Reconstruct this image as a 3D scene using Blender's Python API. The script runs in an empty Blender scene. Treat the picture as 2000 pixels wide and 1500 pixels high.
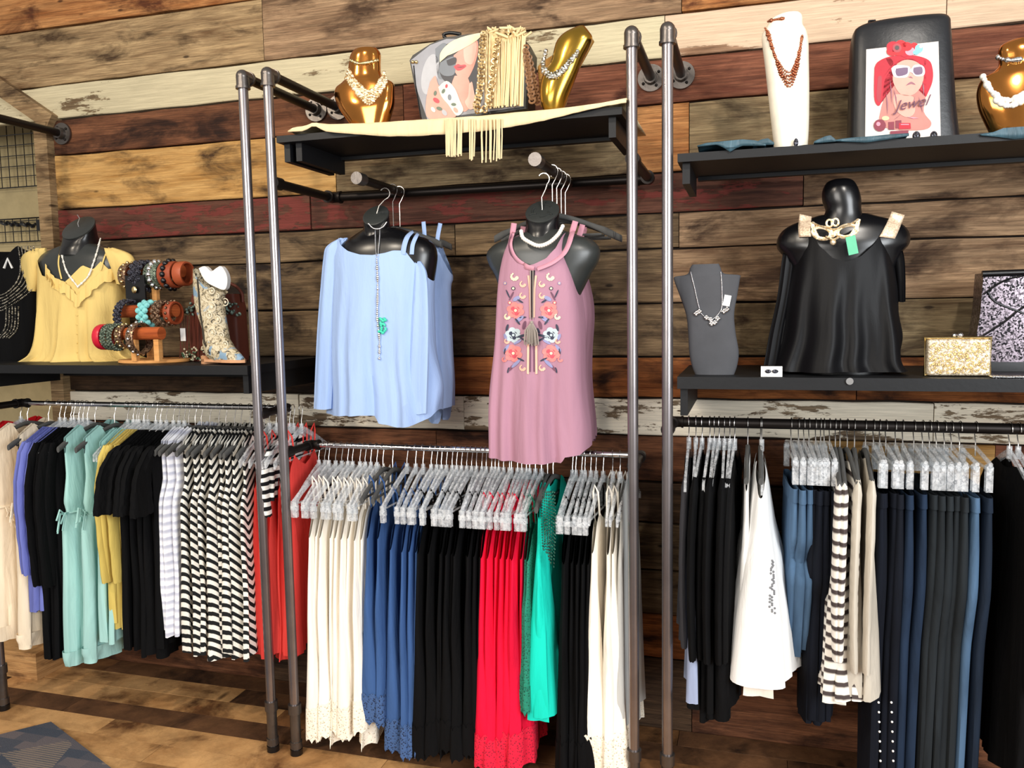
import bpy, bmesh, math, random
from mathutils import Vector, Matrix
from mathutils.bvhtree import BVHTree
SC = bpy.context.scene
COL = SC.collection
PI = math.pi
RND = random.Random(7)

# ------------------------------------------------------------------ camera
F = 1600.0
RM = Matrix(((0.96012845, 0.00908088, -0.2794117), (0.27903593, -0.09225419, 0.95583896), (-0.01709704, -0.99569408, -0.09110976)))
CAMP = Vector((0, 0, 1.6))
cam_d = bpy.data.cameras.new('camera'); cam = bpy.data.objects.new('camera', cam_d); COL.objects.link(cam)
cam_d.sensor_width = 36; cam_d.lens = F / 2000 * 36; cam_d.clip_start = 0.05
rt, dn, fw = RM.col[0], RM.col[1], RM.col[2]
cam.matrix_world = Matrix(((rt[0], -dn[0], -fw[0], 0), (rt[1], -dn[1], -fw[1], 0), (rt[2], -dn[2], -fw[2], 1.6), (0, 0, 0, 1)))
SC.camera = cam

# ------------------------------------------------------------------ world, lights, exposure
w = bpy.data.worlds.new('world'); SC.world = w; w.use_nodes = True
bg = w.node_tree.nodes['Background']; bg.inputs[0].default_value = (1.0, 0.955, 0.90, 1); bg.inputs[1].default_value = 0.34
def area(name, loc, target, sx, sy, power, col):
    d = bpy.data.lights.new(name, 'AREA'); d.shape = 'RECTANGLE'; d.size = sx; d.size_y = sy; d.energy = power; d.color = col
    o = bpy.data.objects.new(name, d); COL.objects.link(o); o.location = loc
    o.rotation_euler = (Vector(target) - Vector(loc)).to_track_quat('-Z', 'Y').to_euler(); return o
area('window_light', (2.9, -0.9, 2.1), (0.3, 2.8, 1.3), 2.0, 1.8, 150, (0.93, 0.97, 1.0))
area('front_light', (-1.9, -1.9, 2.3), (-1.2, 3.0, 0.9), 2.4, 1.2, 92, (1.0, 0.95, 0.88))
def spot(loc, target, power, col, ang=80, r=0.06):
    d = bpy.data.lights.new('ceiling_spot', 'SPOT'); d.energy = power; d.color = col; d.spot_size = math.radians(ang); d.spot_blend = 0.7; d.shadow_soft_size = r
    o = bpy.data.objects.new('ceiling_spot', d); COL.objects.link(o); o.location = loc
    o.rotation_euler = (Vector(target) - Vector(loc)).to_track_quat('-Z', 'Y').to_euler()
spot((-2.9, 0.4, 3.3), (-2.1, 3.0, 1.5), 74, (1.0, 0.86, 0.68))
spot((-1.6, 0.3, 3.3), (-0.9, 3.0, 1.4), 74, (1.0, 0.88, 0.72))
spot((0.9, 0.5, 3.2), (0.5, 2.8, 1.7), 88, (1.0, 0.93, 0.84))
SC.view_settings.view_transform = 'Standard'; SC.view_settings.look = 'None'; SC.view_settings.gamma = 1
SC.view_settings.use_curve_mapping = False; SC.view_settings.exposure = 0.42

# ------------------------------------------------------------------ helpers
def P(px, py, Y):
    r = RM @ Vector((px - 1000, py - 750, F)); return CAMP + r * (Y / r[1])
def PZ(px, py, z):
    r = RM @ Vector((px - 1000, py - 750, F)); return CAMP + r * ((z - 1.6) / r[2])
def lerp(a, b, t): return a + (b - a) * t
def interp(tab, x):
    if x <= tab[0][0]: return tab[0][1:]
    for a, b in zip(tab, tab[1:]):
        if x <= b[0]:
            t = (x - a[0]) / max(1e-9, b[0] - a[0]); t2 = t
            return tuple(lerp(p, q, t2) for p, q in zip(a[1:], b[1:]))
    return tab[-1][1:]
def setp(o, label=None, cat=None, group=None, kind=None):
    if label: o['label'] = label
    if cat: o['category'] = cat
    if group: o['group'] = group
    if kind: o['kind'] = kind
    return o
def empty(name, loc, label, cat, group=None, rz=0):
    o = bpy.data.objects.new(name, None); COL.objects.link(o); o.location = loc; o.rotation_euler = (0, 0, rz); o.empty_display_size = 0.05
    return setp(o, label, cat, group)
class MB:
    def __init__(s): s.v = []; s.f = []; s.m = []
    def add(s, vs, fs, mi=0):
        b = len(s.v); s.v += [Vector(v) for v in vs]; s.f += [tuple(i + b for i in f) for f in fs]; s.m += [mi] * len(fs); return s
    def box(s, a, b, mi=0):
        x0, y0, z0 = a; x1, y1, z1 = b
        return s.add([(x0,y0,z0),(x1,y0,z0),(x1,y1,z0),(x0,y1,z0),(x0,y0,z1),(x1,y0,z1),(x1,y1,z1),(x0,y1,z1)],
                     [(0,3,2,1),(4,5,6,7),(0,1,5,4),(1,2,6,5),(2,3,7,6),(3,0,4,7)], mi)
    def obox(s, c, ax, ay, az, mi=0):
        c = Vector(c); ax = Vector(ax); ay = Vector(ay); az = Vector(az)
        vs = [c + ax*i + ay*j + az*k for k in (-1,1) for (i,j) in ((-1,-1),(1,-1),(1,1),(-1,1))]
        return s.add(vs, [(0,3,2,1),(4,5,6,7),(0,1,5,4),(1,2,6,5),(2,3,7,6),(3,0,4,7)], mi)
    def tube(s, pts, r, n=8, mi=0, closed=False, cap=True, flat=1.0):
        pts = [Vector(p) for p in pts]; k = len(pts)
        rr = r if isinstance(r, (list, tuple)) else [r] * k
        up = None; rings = []
        for i, p in enumerate(pts):
            if closed: t = pts[(i+1) % k] - pts[i-1]
            else: t = pts[min(i+1, k-1)] - pts[max(i-1, 0)]
            if t.length < 1e-9: t = Vector((0,0,1))
            t.normalize()
            if up is None:
                up = Vector((0,0,1)) if abs(t.z) < 0.9 else Vector((0,1,0))
            a = t.cross(up)
            if a.length < 1e-4: a = t.cross(Vector((1,0,0)))
            a.normalize(); b = a.cross(t).normalized(); up = b
            rings.append([p + (a * math.cos(2*PI*j/n) + b * math.sin(2*PI*j/n) * flat) * rr[i] for j in range(n)])
        vs = [v for R_ in rings for v in R_]; fs = []
        for i in range(k if closed else k - 1):
            i2 = (i + 1) % k
            for j in range(n): fs.append((i*n+j, i*n+(j+1) % n, i2*n+(j+1) % n, i2*n+j))
        if cap and not closed: fs.append(tuple(range(n-1, -1, -1))); fs.append(tuple((k-1)*n + j for j in range(n)))
        return s.add(vs, fs, mi)
    def rings(s, R_, mi=0, capa=True, capb=True):
        n = len(R_[0]); vs = [v for r in R_ for v in r]; fs = []
        for i in range(len(R_) - 1):
            for j in range(n): fs.append((i*n+j, i*n+(j+1) % n, (i+1)*n+(j+1) % n, (i+1)*n+j))
        if capa: fs.append(tuple(range(n-1, -1, -1)))
        if capb: fs.append(tuple((len(R_)-1)*n + j for j in range(n)))
        return s.add(vs, fs, mi)
    def ball(s, c, r, mi=0, nu=8, nv=5, sc=(1,1,1)):
        c = Vector(c); R_ = []
        for i in range(nv + 1):
            t = PI * (i + (0.12 if i == 0 else -0.12 if i == nv else 0)) / nv
            R_.append([c + Vector((math.sin(t)*math.cos(2*PI*j/nu)*sc[0], math.sin(t)*math.sin(2*PI*j/nu)*sc[1], math.cos(t)*sc[2])) * r for j in range(nu)])
        return s.rings(R_, mi)
    def disc(s, c, nrm, r, h, mi=0, n=16):
        c = Vector(c); nrm = Vector(nrm).normalized(); return s.tube([c - nrm*h/2, c + nrm*h/2], r, n, mi)
    def prism(s, pts, off, mi=0):
        n = len(pts); off = Vector(off); vs = [Vector(p) for p in pts] + [Vector(p) + off for p in pts]
        return s.add(vs, [tuple(range(n)), tuple(range(2*n-1, n-1, -1))] + [(i, i+n, (i+1) % n + n, (i+1) % n) for i in range(n)], mi)
    def build(s, name, mats, parent=None, smooth=True, origin=None, **kw):
        if not isinstance(mats, (list, tuple)): mats = [mats]
        if parent is not None:
            pw = parent.get('_w'); org = Vector(pw) if pw is not None else (parent.location.copy() if parent.parent is None else parent.location + parent.parent.location)
            org = Vector((0,0,0)) if s_local[0] else org
        elif origin is not None: org = Vector(origin)
        elif s_local[0]: org = Vector((0,0,0))
        else:
            xs = [v.x for v in s.v]; ys = [v.y for v in s.v]; zs = [v.z for v in s.v]
            org = Vector(((min(xs)+max(xs))/2, (min(ys)+max(ys))/2, min(zs)))
        me = bpy.data.meshes.new(name)
        me.from_pydata([v - org for v in s.v], [], s.f)
        for m in mats: me.materials.append(m)
        me.polygons.foreach_set('material_index', s.m)
        if smooth: me.polygons.foreach_set('use_smooth', [True] * len(s.f))
        me.update()
        bm = bmesh.new(); bm.from_mesh(me); bmesh.ops.recalc_face_normals(bm, faces=bm.faces)
        if smooth:
            for e in bm.edges:
                if len(e.link_faces) == 2 and e.calc_face_angle(0) > math.radians(50): e.smooth = False
        bm.to_mesh(me); bm.free()
        o = bpy.data.objects.new(name, me); COL.objects.link(o)
        if parent is not None: o.parent = parent
        else: o.location = org
        return setp(o, **kw)
s_local = [False]

# ------------------------------------------------------------------ materials
MC = {}
def newmat(name):
    m = bpy.data.materials.new(name); m.use_nodes = True; nt = m.node_tree; b = nt.nodes['Principled BSDF']
    return m, nt, b
def N(nt, t, **kw):
    n = nt.nodes.new(t)
    for k, v in kw.items(): setattr(n, k, v)
    return n
def lk(nt, a, b): nt.links.new(a, b)
def ramp(nt, src, stops, interp_='LINEAR'):
    r = N(nt, 'ShaderNodeValToRGB'); r.color_ramp.interpolation = interp_
    el = r.color_ramp.elements
    while len(el) > 1: el.remove(el[0])
    el[0].position = stops[0][0]; el[0].color = stops[0][1] if len(stops[0][1]) == 4 else (*stops[0][1], 1)
    for p, c in stops[1:]:
        e = el.new(p); e.color = c if len(c) == 4 else (*c, 1)
    lk(nt, src, r.inputs[0]); return r
def mapping(nt, scale, rnd=True, coord='Object'):
    tc = N(nt, 'ShaderNodeTexCoord'); mp = N(nt, 'ShaderNodeMapping'); mp.inputs['Scale'].default_value = scale
    lk(nt, tc.outputs[coord], mp.inputs[0])
    if rnd:
        oi = N(nt, 'ShaderNodeObjectInfo'); mu = N(nt, 'ShaderNodeMath', operation='MULTIPLY'); mu.inputs[1].default_value = 37.0
        cb = N(nt, 'ShaderNodeCombineXYZ'); lk(nt, oi.outputs['Random'], mu.inputs[0]); lk(nt, mu.outputs[0], cb.inputs[0]); lk(nt, mu.outputs[0], cb.inputs[1])
        lk(nt, cb.outputs[0], mp.inputs['Location'])
    return mp
def noise(nt, mp, scale, detail=6, rough=0.6, dist=0.0):
    n = N(nt, 'ShaderNodeTexNoise'); n.inputs['Scale'].default_value = scale; n.inputs['Detail'].default_value = detail
    n.inputs['Roughness'].default_value = rough; n.inputs['Distortion'].default_value = dist
    lk(nt, mp.outputs[0], n.inputs['Vector']); return n.outputs['Fac']
def mix(nt, fac, a, b, mode='MIX'):
    m = N(nt, 'ShaderNodeMix', data_type='RGBA', blend_type=mode)
    if isinstance(fac, float): m.inputs[0].default_value = fac
    else: lk(nt, fac, m.inputs[0])
    for i, x in ((6, a), (7, b)):
        if isinstance(x, tuple): m.inputs[i].default_value = (*x, 1) if len(x) == 3 else x
        else: lk(nt, x, m.inputs[i])
    return m.outputs[2]
def hexc(h):
    h = h.lstrip('#'); r = [int(h[i:i+2], 16) / 255 for i in (0, 2, 4)]
    return tuple(c / 12.92 if c <= 0.04045 else ((c + 0.055) / 1.055) ** 2.4 for c in r)
def wood(name, light, dark, stain=None, stain_amt=0.5, paint=None, peel=0.5, grain=1.0, peelscale=5):
    if name in MC: return MC[name]
    m, nt, b = newmat(name)
    mp = mapping(nt, (1.0, 1.0, 9.0)); mpf = mapping(nt, (3.0, 3.0, 90.0)); mps = mapping(nt, (2.2, 2.2, 6.0)); mpk = mapping(nt, (3.0, 1.0, 8.0))
    a = ramp(nt, noise(nt, mp, 3.0, 8, 0.65, 0.6), [(0.32, dark), (0.66, light)]).outputs[0]
    fine = ramp(nt, noise(nt, mpf, 2.2, 5, 0.7), [(0.36, (0.42,)*3), (0.60, (1.12,)*3)]).outputs[0]
    c = mix(nt, 0.75 * grain, a, fine, 'MULTIPLY')
    if stain:
        sf = ramp(nt, noise(nt, mps, 1.6, 6, 0.62, 0.4), [(0.56 - 0.10*stain_amt, (0,0,0)), (0.66, (1,1,1))]).outputs[0]
        c = mix(nt, sf, c, mix(nt, 0.85, stain, fine, 'MULTIPLY'))
    # knots and nail holes
    vo = N(nt, 'ShaderNodeTexVoronoi'); vo.inputs['Scale'].default_value = 1.5; lk(nt, mpk.outputs[0], vo.inputs['Vector'])
    kn = ramp(nt, vo.outputs['Distance'], [(0.045, (0.9,)*3), (0.09, (0,0,0))]).outputs[0]
    c = mix(nt, kn, c, tuple(x * 0.25 for x in dark))
    h = fine
    if paint:
        mpp = mapping(nt, (1.3, 1.3, 5.5))
        pn = noise(nt, mpp, float(peelscale) * 0.42, 11, 0.72, 0.2)
        pf = ramp(nt, pn, [(peel - 0.012, (0,0,0)), (peel + 0.012, (1,1,1))]).outputs[0]
        pt = mix(nt, 0.35, paint, fine, 'MULTIPLY')
        c = mix(nt, pf, c, pt)
        h = mix(nt, 0.5, fine, pf)
    lk(nt, c, b.inputs['Base Color']); b.inputs['Roughness'].default_value = 0.72; b.inputs['Specular IOR Level'].default_value = 0.25
    bp = N(nt, 'ShaderNodeBump'); bp.inputs['Strength'].default_value = 0.45; bp.inputs['Distance'].default_value = 0.004
    lk(nt, h, bp.inputs['Height']); lk(nt, bp.outputs[0], b.inputs['Normal'])
    MC[name] = m; return m
def fabric(name, col, rough=0.85, wr=0.35, var=0.12, sheen=0.0, spec=0.2):
    if name in MC: return MC[name]
    m, nt, b = newmat(name)
    mp = mapping(nt, (1, 1, 0.22)); mf = mapping(nt, (1, 1, 1), rnd=False)
    n1 = noise(nt, mp, 14, 4, 0.55, 0.5)
    c = ramp(nt, n1, [(0.3, tuple(x * (1 - var) for x in col)), (0.7, tuple(min(1, x * (1 + var*0.6)) for x in col))]).outputs[0]
    lk(nt, c, b.inputs['Base Color']); b.inputs['Roughness'].default_value = rough; b.inputs['Specular IOR Level'].default_value = spec
    b.inputs['Sheen Weight'].default_value = sheen
    b1 = N(nt, 'ShaderNodeBump'); b1.inputs['Strength'].default_value = wr; b1.inputs['Distance'].default_value = 0.02; lk(nt, n1, b1.inputs['Height'])
    b2 = N(nt, 'ShaderNodeBump'); b2.inputs['Strength'].default_value = 0.15; b2.inputs['Distance'].default_value = 0.001
    lk(nt, noise(nt, mf, 700, 1, 0.5), b2.inputs['Height']); lk(nt, b1.outputs[0], b2.inputs['Normal']); lk(nt, b2.outputs[0], b.inputs['Normal'])
    MC[name] = m; return m
def stripes(name, c1, c2, period, duty=0.5, zig=0.0, zigp=0.05, soft=0.03, axis='X'):
    if name in MC: return MC[name]
    m, nt, b = newmat(name)
    tc = N(nt, 'ShaderNodeTexCoord'); sx = N(nt, 'ShaderNodeSeparateXYZ'); lk(nt, tc.outputs['Object'], sx.inputs[0])
    def M(op, a, c=None, d=None):
        n = N(nt, 'ShaderNodeMath', operation=op)
        for i, x in enumerate((a, c)):
            if x is None: continue
            if isinstance(x, (int, float)): n.inputs[i].default_value = x
            else: lk(nt, x, n.inputs[i])
        return n.outputs[0]
    z = M('ADD', sx.outputs['Z'], 10.0)
    if zig:
        y = M('ADD', sx.outputs['X'], 10.0); p = M('PINGPONG', y, zigp); z = M('ADD', z, M('MULTIPLY', p, zig))
    nz = mapping(nt, (1,1,1)); z = M('ADD', z, M('MULTIPLY', noise(nt, nz, 9, 2, 0.5), 0.012))
    fr = M('FRACT', M('DIVIDE', z, period))
    r = ramp(nt, fr, [(0.0, c1), (duty - soft, c1), (duty + soft, c2), (1 - soft, c2), (1.0, c1)])
    lk(nt, r.outputs[0], b.inputs['Base Color']); b.inputs['Roughness'].default_value = 0.85; b.inputs['Specular IOR Level'].default_value = 0.15
    mp = mapping(nt, (1, 1, 0.22)); b1 = N(nt, 'ShaderNodeBump'); b1.inputs['Strength'].default_value = 0.3; b1.inputs['Distance'].default_value = 0.02
    lk(nt, noise(nt, mp, 14, 4, 0.55, 0.5), b1.inputs['Height']); lk(nt, b1.outputs[0], b.inputs['Normal'])
    MC[name] = m; return m
def lace(name, col, hole, scale=70, thr=0.32):
    if name in MC: return MC[name]
    m, nt, b = newmat(name); mp = mapping(nt, (1,1,1), rnd=False)
    vo = N(nt, 'ShaderNodeTexVoronoi'); vo.inputs['Scale'].default_value = scale; lk(nt, mp.outputs[0], vo.inputs['Vector'])
    r = ramp(nt, vo.outputs['Distance'], [(thr - 0.06, hole), (thr + 0.06, col)])
    lk(nt, r.outputs[0], b.inputs['Base Color']); b.inputs['Roughness'].default_value = 0.9
    bp = N(nt, 'ShaderNodeBump'); bp.inputs['Strength'].default_value = 0.6; bp.inputs['Distance'].default_value = 0.003
    lk(nt, vo.outputs['Distance'], bp.inputs['Height']); lk(nt, bp.outputs[0], b.inputs['Normal'])
    MC[name] = m; return m
def plain(name, col, rough=0.5, metal=0.0, spec=0.5, bump=0.0, bs=40, coat=0.0):
    if name in MC: return MC[name]
    m, nt, b = newmat(name); mp = mapping(nt, (1,1,1), rnd=False)
    n = noise(nt, mp, 12, 4, 0.6)
    r = ramp(nt, n, [(0.3, tuple(x * 0.86 for x in col)), (0.7, tuple(min(1, x * 1.06) for x in col))])
    lk(nt, r.outputs[0], b.inputs['Base Color']); b.inputs['Roughness'].default_value = rough; b.inputs['Metallic'].default_value = metal
    b.inputs['Specular IOR Level'].default_value = spec; b.inputs['Coat Weight'].default_value = coat
    if bump:
        bp = N(nt, 'ShaderNodeBump'); bp.inputs['Strength'].default_value = bump; bp.inputs['Distance'].default_value = 0.003
        lk(nt, noise(nt, mp, bs, 4, 0.6), bp.inputs['Height']); lk(nt, bp.outputs[0], b.inputs['Normal'])
    MC[name] = m; return m
def glitter(name, c1, c2, scale=260, rough=0.3, metal=0.8):
    if name in MC: return MC[name]
    m, nt, b = newmat(name); mp = mapping(nt, (1,1,1), rnd=False)
    vo = N(nt, 'ShaderNodeTexVoronoi'); vo.inputs['Scale'].default_value = scale; lk(nt, mp.outputs[0], vo.inputs['Vector'])
    sp = N(nt, 'ShaderNodeSeparateColor'); lk(nt, vo.outputs['Color'], sp.inputs[0])
    r = ramp(nt, sp.outputs[0], [(0.2, c1), (0.75, c2)]); lk(nt, r.outputs[0], b.inputs['Base Color'])
    b.inputs['Roughness'].default_value = rough; b.inputs['Metallic'].default_value = metal
    bp = N(nt, 'ShaderNodeBump'); bp.inputs['Strength'].default_value = 0.8; bp.inputs['Distance'].default_value = 0.004
    lk(nt, sp.outputs[1], bp.inputs['Height']); lk(nt, bp.outputs[0], b.inputs['Normal'])
    MC[name] = m; return m
def clear(name, tint=(0.80, 0.83, 0.87), t=0.68):
    if name in MC: return MC[name]
    m, nt, b = newmat(name); nt.nodes.remove(b); out = nt.nodes['Material Output']
    tr = N(nt, 'ShaderNodeBsdfTransparent'); tr.inputs[0].default_value = (0.95, 0.97, 0.98, 1)
    pb = N(nt, 'ShaderNodeBsdfPrincipled'); pb.inputs['Roughness'].default_value = 0.1; pb.inputs['Coat Weight'].default_value = 1.0
    mpc = mapping(nt, (1,1,1)); lk(nt, ramp(nt, noise(nt, mpc, 75, 3, 0.7, 1.5), [(0.34, (0.35, 0.36, 0.38)), (0.47, (.86, .88, .92)), (0.62, (1, 1, 1))]).outputs[0], pb.inputs['Base Color'])  # white sparkle and dark gaps of the plastic painted in as speckle
    mp = mapping(nt, (1,1,1)); nf = ramp(nt, noise(nt, mp, 45, 3, 0.6), [(0.35, (t + 0.12,)*3), (0.65, (max(0, t - 0.18),)*3)])
    bp = N(nt, 'ShaderNodeBump'); bp.inputs['Strength'].default_value = 0.5; bp.inputs['Distance'].default_value = 0.004
    lk(nt, noise(nt, mp, 60, 2, 0.5), bp.inputs['Height']); lk(nt, bp.outputs[0], pb.inputs['Normal'])
    mx = N(nt, 'ShaderNodeMixShader'); sp = N(nt, 'ShaderNodeSeparateColor'); lk(nt, nf.outputs[0], sp.inputs[0]); lk(nt, sp.outputs[0], mx.inputs[0])
    lk(nt, pb.outputs[0], mx.inputs[1]); lk(nt, tr.outputs[0], mx.inputs[2]); lk(nt, mx.outputs[0], out.inputs[0])
    MC[name] = m; return m

W_ORANGE = wood('wood_orange', hexc('#c98f58'), hexc('#8a5228'), hexc('#5a2f16'), 0.3)
W_GREY = wood('wood_grey', hexc('#b89b72'), hexc('#6c5034'), hexc('#4a3622'), 0.4)
W_GREYTAN = wood('wood_greytan', hexc('#b0906f'), hexc('#6a4e38'), hexc('#4b3626'), 0.4)
W_GREYD = wood('wood_greydark', hexc('#8a7254'), hexc('#42301f'), hexc('#22160e'), 0.6)
W_CREAM = wood('wood_cream', hexc('#8d7a5c'), hexc('#5e4830'), None, 0, hexc('#c4b898'), 0.42, peelscale=3)
W_PEACH = wood('wood_peach', hexc('#b08d70'), hexc('#70503a'), None, 0, hexc('#d0b498'), 0.42, peelscale=4)
W_BROWN = wood('wood_brown', hexc('#85563a'), hexc('#4f2c19'), hexc('#2f180d'), 0.7)
W_REDBROWN = wood('wood_redbrown', hexc('#8f5a42'), hexc('#5e3222'), hexc('#4a2416'), 0.5)
W_YELLOW = wood('wood_yellow', hexc('#cfa466'), hexc('#a0733a'), hexc('#4a331c'), 0.75, grain=0.6)
W_TANGREY = wood('wood_tangrey', hexc('#a08b68'), hexc('#5f4a33'), hexc('#3c2b1c'), 0.6)
W_RED = wood('wood_red', hexc('#6b4434'), hexc('#3c2018'), None, 0, hexc('#6c3029'), 0.52, peelscale=7)
W_WHITE = wood('wood_white', hexc('#8d7a62'), hexc('#4a3626'), None, 0, hexc('#ece2ce'), 0.44, peelscale=6)
W_RUST = wood('wood_rust', hexc('#b5703c'), hexc('#6a3516'), hexc('#331a0c'), 0.8)
W_DARK = wood('wood_dark', hexc('#5e4632'), hexc('#2c1d12'), hexc('#160d08'), 0.6)
FL1 = wood('floor_tan', hexc('#dcab72'), hexc('#a97a4a'), hexc('#6b4527'), 0.3, grain=0.6)
FL2 = wood('floor_brown', hexc('#7a5436'), hexc('#4a3020'), hexc('#2c1b10'), 0.6, grain=0.7)
FL3 = wood('floor_red', hexc('#96683f'), hexc('#5c3a22'), hexc('#38210f'), 0.5, grain=0.7)
M_PIPE = plain('pipe_steel', hexc('#969092'), 0.27, 0.9)
M_PIPED = plain('pipe_dark', hexc('#26211f'), 0.42, 0.75)
M_FIT = plain('fitting_iron', hexc('#6a6460'), 0.36, 0.85, bump=0.4)
M_CHROME = plain('chrome', (0.78, 0.78, 0.8), 0.14, 1.0)
M_WIRE = plain('wire_steel', (0.62, 0.6, 0.58), 0.25, 1.0)
M_SHELF = plain('shelf_black', hexc('#121316'), 0.5, 0, 0.3, bump=0.15)
M_BLACKP = plain('black_plastic', (0.004, 0.004, 0.005), 0.27, 0, 0.5)
M_GREYP = plain('charcoal_plastic', (0.028, 0.031, 0.03), 0.34, 0, 0.5)
M_BLACK = fabric('black_cloth', (0.003, 0.003, 0.0035), 0.85, 0.6, 0.3, spec=0.12)
M_CLEAR = clear('clear_plastic')
M_VELVET = fabric('grey_velvet', hexc('#4d4d4c'), 0.9, 0.1)
M_GOLD = plain('gold', hexc('#d8a24a'), 0.16, 1.0)
M_ROSE = plain('rose_gold', hexc('#c98542'), 0.13, 1.0)
M_PGOLD = plain('pale_gold', hexc('#e8cf96'), 0.25, 1.0)
M_SILV = plain('silver', (0.85, 0.85, 0.86), 0.16, 1.0)
M_WHITE = plain('white_card', (0.86, 0.86, 0.85), 0.6)
M_PEARL = plain('pearl', (0.86, 0.82, 0.74), 0.25, 0, 0.6, coat=0.5)
M_COPPER = plain('copper', hexc('#b06a4c'), 0.3, 0.9, bump=0.5)

# ------------------------------------------------------------------ setting
YW = 3.03
XL = -3.005
wall = MB().box((XL, YW + 0.012, 0), (3.2, YW + 0.12, 3.45)).add([], []).build('wall_back', wood('backing', hexc('#2a1c12'), hexc('#120b07')), None, False)
wall['kind'] = 'structure'
mb = MB().box((-5.2, YW + 0.012, 2.62), (XL, YW + 0.12, 3.45)); t = mb.build('wall_left_header', W_DARK, None, False); t.name = 'trim_3'; t['kind'] = 'structure'
# (z0, z1, [(x0, x1, material, lean)])
ROWS = [
 (2.865, 3.30, [(-4.9, -1.5, W_ORANGE), (-1.5, 0.4, W_ORANGE), (0.4, 3.2, W_PEACH)]),
 (2.620, 2.862, [(-4.9, -1.905, W_GREY), (-1.905, -0.242, W_GREYTAN), (-0.242, 3.2, W_ORANGE)]),
 (2.473, 2.617, [(-4.9, -1.05, W_CREAM), (-1.05, -0.3, W_CREAM), (-0.3, 0.594, W_PEACH), (0.594, 3.2, W_PEACH)]),
 (2.317, 2.470, [(XL, -1.3, W_BROWN), (-1.3, -0.3, W_REDBROWN), (-0.3, 3.2, W_REDBROWN)]),
 (2.078, 2.314, [(XL, -1.6, W_YELLOW), (-1.6, -0.425, W_TANGREY), (-0.425, -0.215, W_ORANGE), (-0.215, 0.307, W_TANGREY), (0.307, 3.2, W_GREY)]),
 (1.935, 2.075, [(XL, -1.72, W_RED), (-1.72, 0.168, W_RED), (0.168, 3.2, W_GREYTAN)]),
 (1.809, 1.932, [(XL, -1.1, W_GREYD), (-1.1, -0.25, W_GREYD), (-0.25, 3.2, W_GREYTAN)]),
 (1.613, 1.806, [(XL, -1.55, W_GREYD), (-1.55, -0.3, W_GREYD), (-0.3, 3.2, W_GREYTAN)]),
 (1.420, 1.610, [(XL, -0.9, W_GREYD), (-0.9, -0.2, W_GREYD), (-0.2, 3.2, W_TANGREY)]),
 (1.266, 1.417, [(XL, -1.5, W_DARK), (-1.5, 0.35, W_RUST), (0.35, 3.2, W_RUST)]),
 (1.128, 1.263, [(XL, -1.81, W_WHITE), (-1.81, -1.08, W_WHITE), (-1.08, 0.592, W_WHITE), (0.592, 3.2, W_WHITE)]),
 (0.955, 1.125, [(XL, -1.2, W_BROWN), (-1.2, 0.2, W_BROWN), (0.2, 0.78, W_YELLOW), (0.78, 3.2, W_REDBROWN)]),
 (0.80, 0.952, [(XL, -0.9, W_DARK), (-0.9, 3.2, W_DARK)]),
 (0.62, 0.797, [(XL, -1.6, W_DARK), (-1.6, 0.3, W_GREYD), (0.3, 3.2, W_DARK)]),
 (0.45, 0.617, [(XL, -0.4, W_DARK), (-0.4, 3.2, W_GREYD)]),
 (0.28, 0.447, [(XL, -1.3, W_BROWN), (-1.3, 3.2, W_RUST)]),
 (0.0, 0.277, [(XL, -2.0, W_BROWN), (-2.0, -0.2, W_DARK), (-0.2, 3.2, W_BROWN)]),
]
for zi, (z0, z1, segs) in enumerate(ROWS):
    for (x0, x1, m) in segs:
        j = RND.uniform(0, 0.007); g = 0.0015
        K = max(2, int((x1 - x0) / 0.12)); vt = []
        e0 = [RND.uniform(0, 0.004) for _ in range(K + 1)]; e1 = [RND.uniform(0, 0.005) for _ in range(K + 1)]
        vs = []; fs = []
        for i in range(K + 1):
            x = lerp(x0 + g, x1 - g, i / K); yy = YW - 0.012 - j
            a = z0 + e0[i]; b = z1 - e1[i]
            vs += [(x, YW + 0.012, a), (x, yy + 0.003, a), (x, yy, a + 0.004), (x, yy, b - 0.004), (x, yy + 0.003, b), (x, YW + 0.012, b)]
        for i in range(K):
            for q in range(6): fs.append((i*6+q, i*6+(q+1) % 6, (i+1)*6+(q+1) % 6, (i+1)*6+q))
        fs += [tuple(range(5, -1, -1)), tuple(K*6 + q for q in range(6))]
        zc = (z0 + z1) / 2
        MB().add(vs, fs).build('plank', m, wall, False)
# alcove at left
M_BEIGE = plain('beige_paint', hexc('#b9a880'), 0.9, 0, 0.1, bump=0.2)
MB().box((-5.2, 3.42, 0), (XL + 0.1, 3.5, 2.7)).build('wall_left', M_BEIGE, None, False, kind='structure')
MB().box((-3.055, 2.975, 0), (-2.985, 3.10, 2.455)).build('trim_1', W_GREY, None, False, kind='structure')
a_ = P(95, 238, 2.98); b_ = P(-60, 130, 2.98); d_ = (b_ - a_).normalized(); nn = Vector((0, 1, 0)).cross(d_).normalized()
MB().obox((a_ + b_) / 2 + Vector((0, 0.055, 0)), (b_ - a_) * 0.5, Vector((0, 0.055, 0)), nn * 0.036).build('trim_2', W_GREY, None, False, kind='structure')
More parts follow.
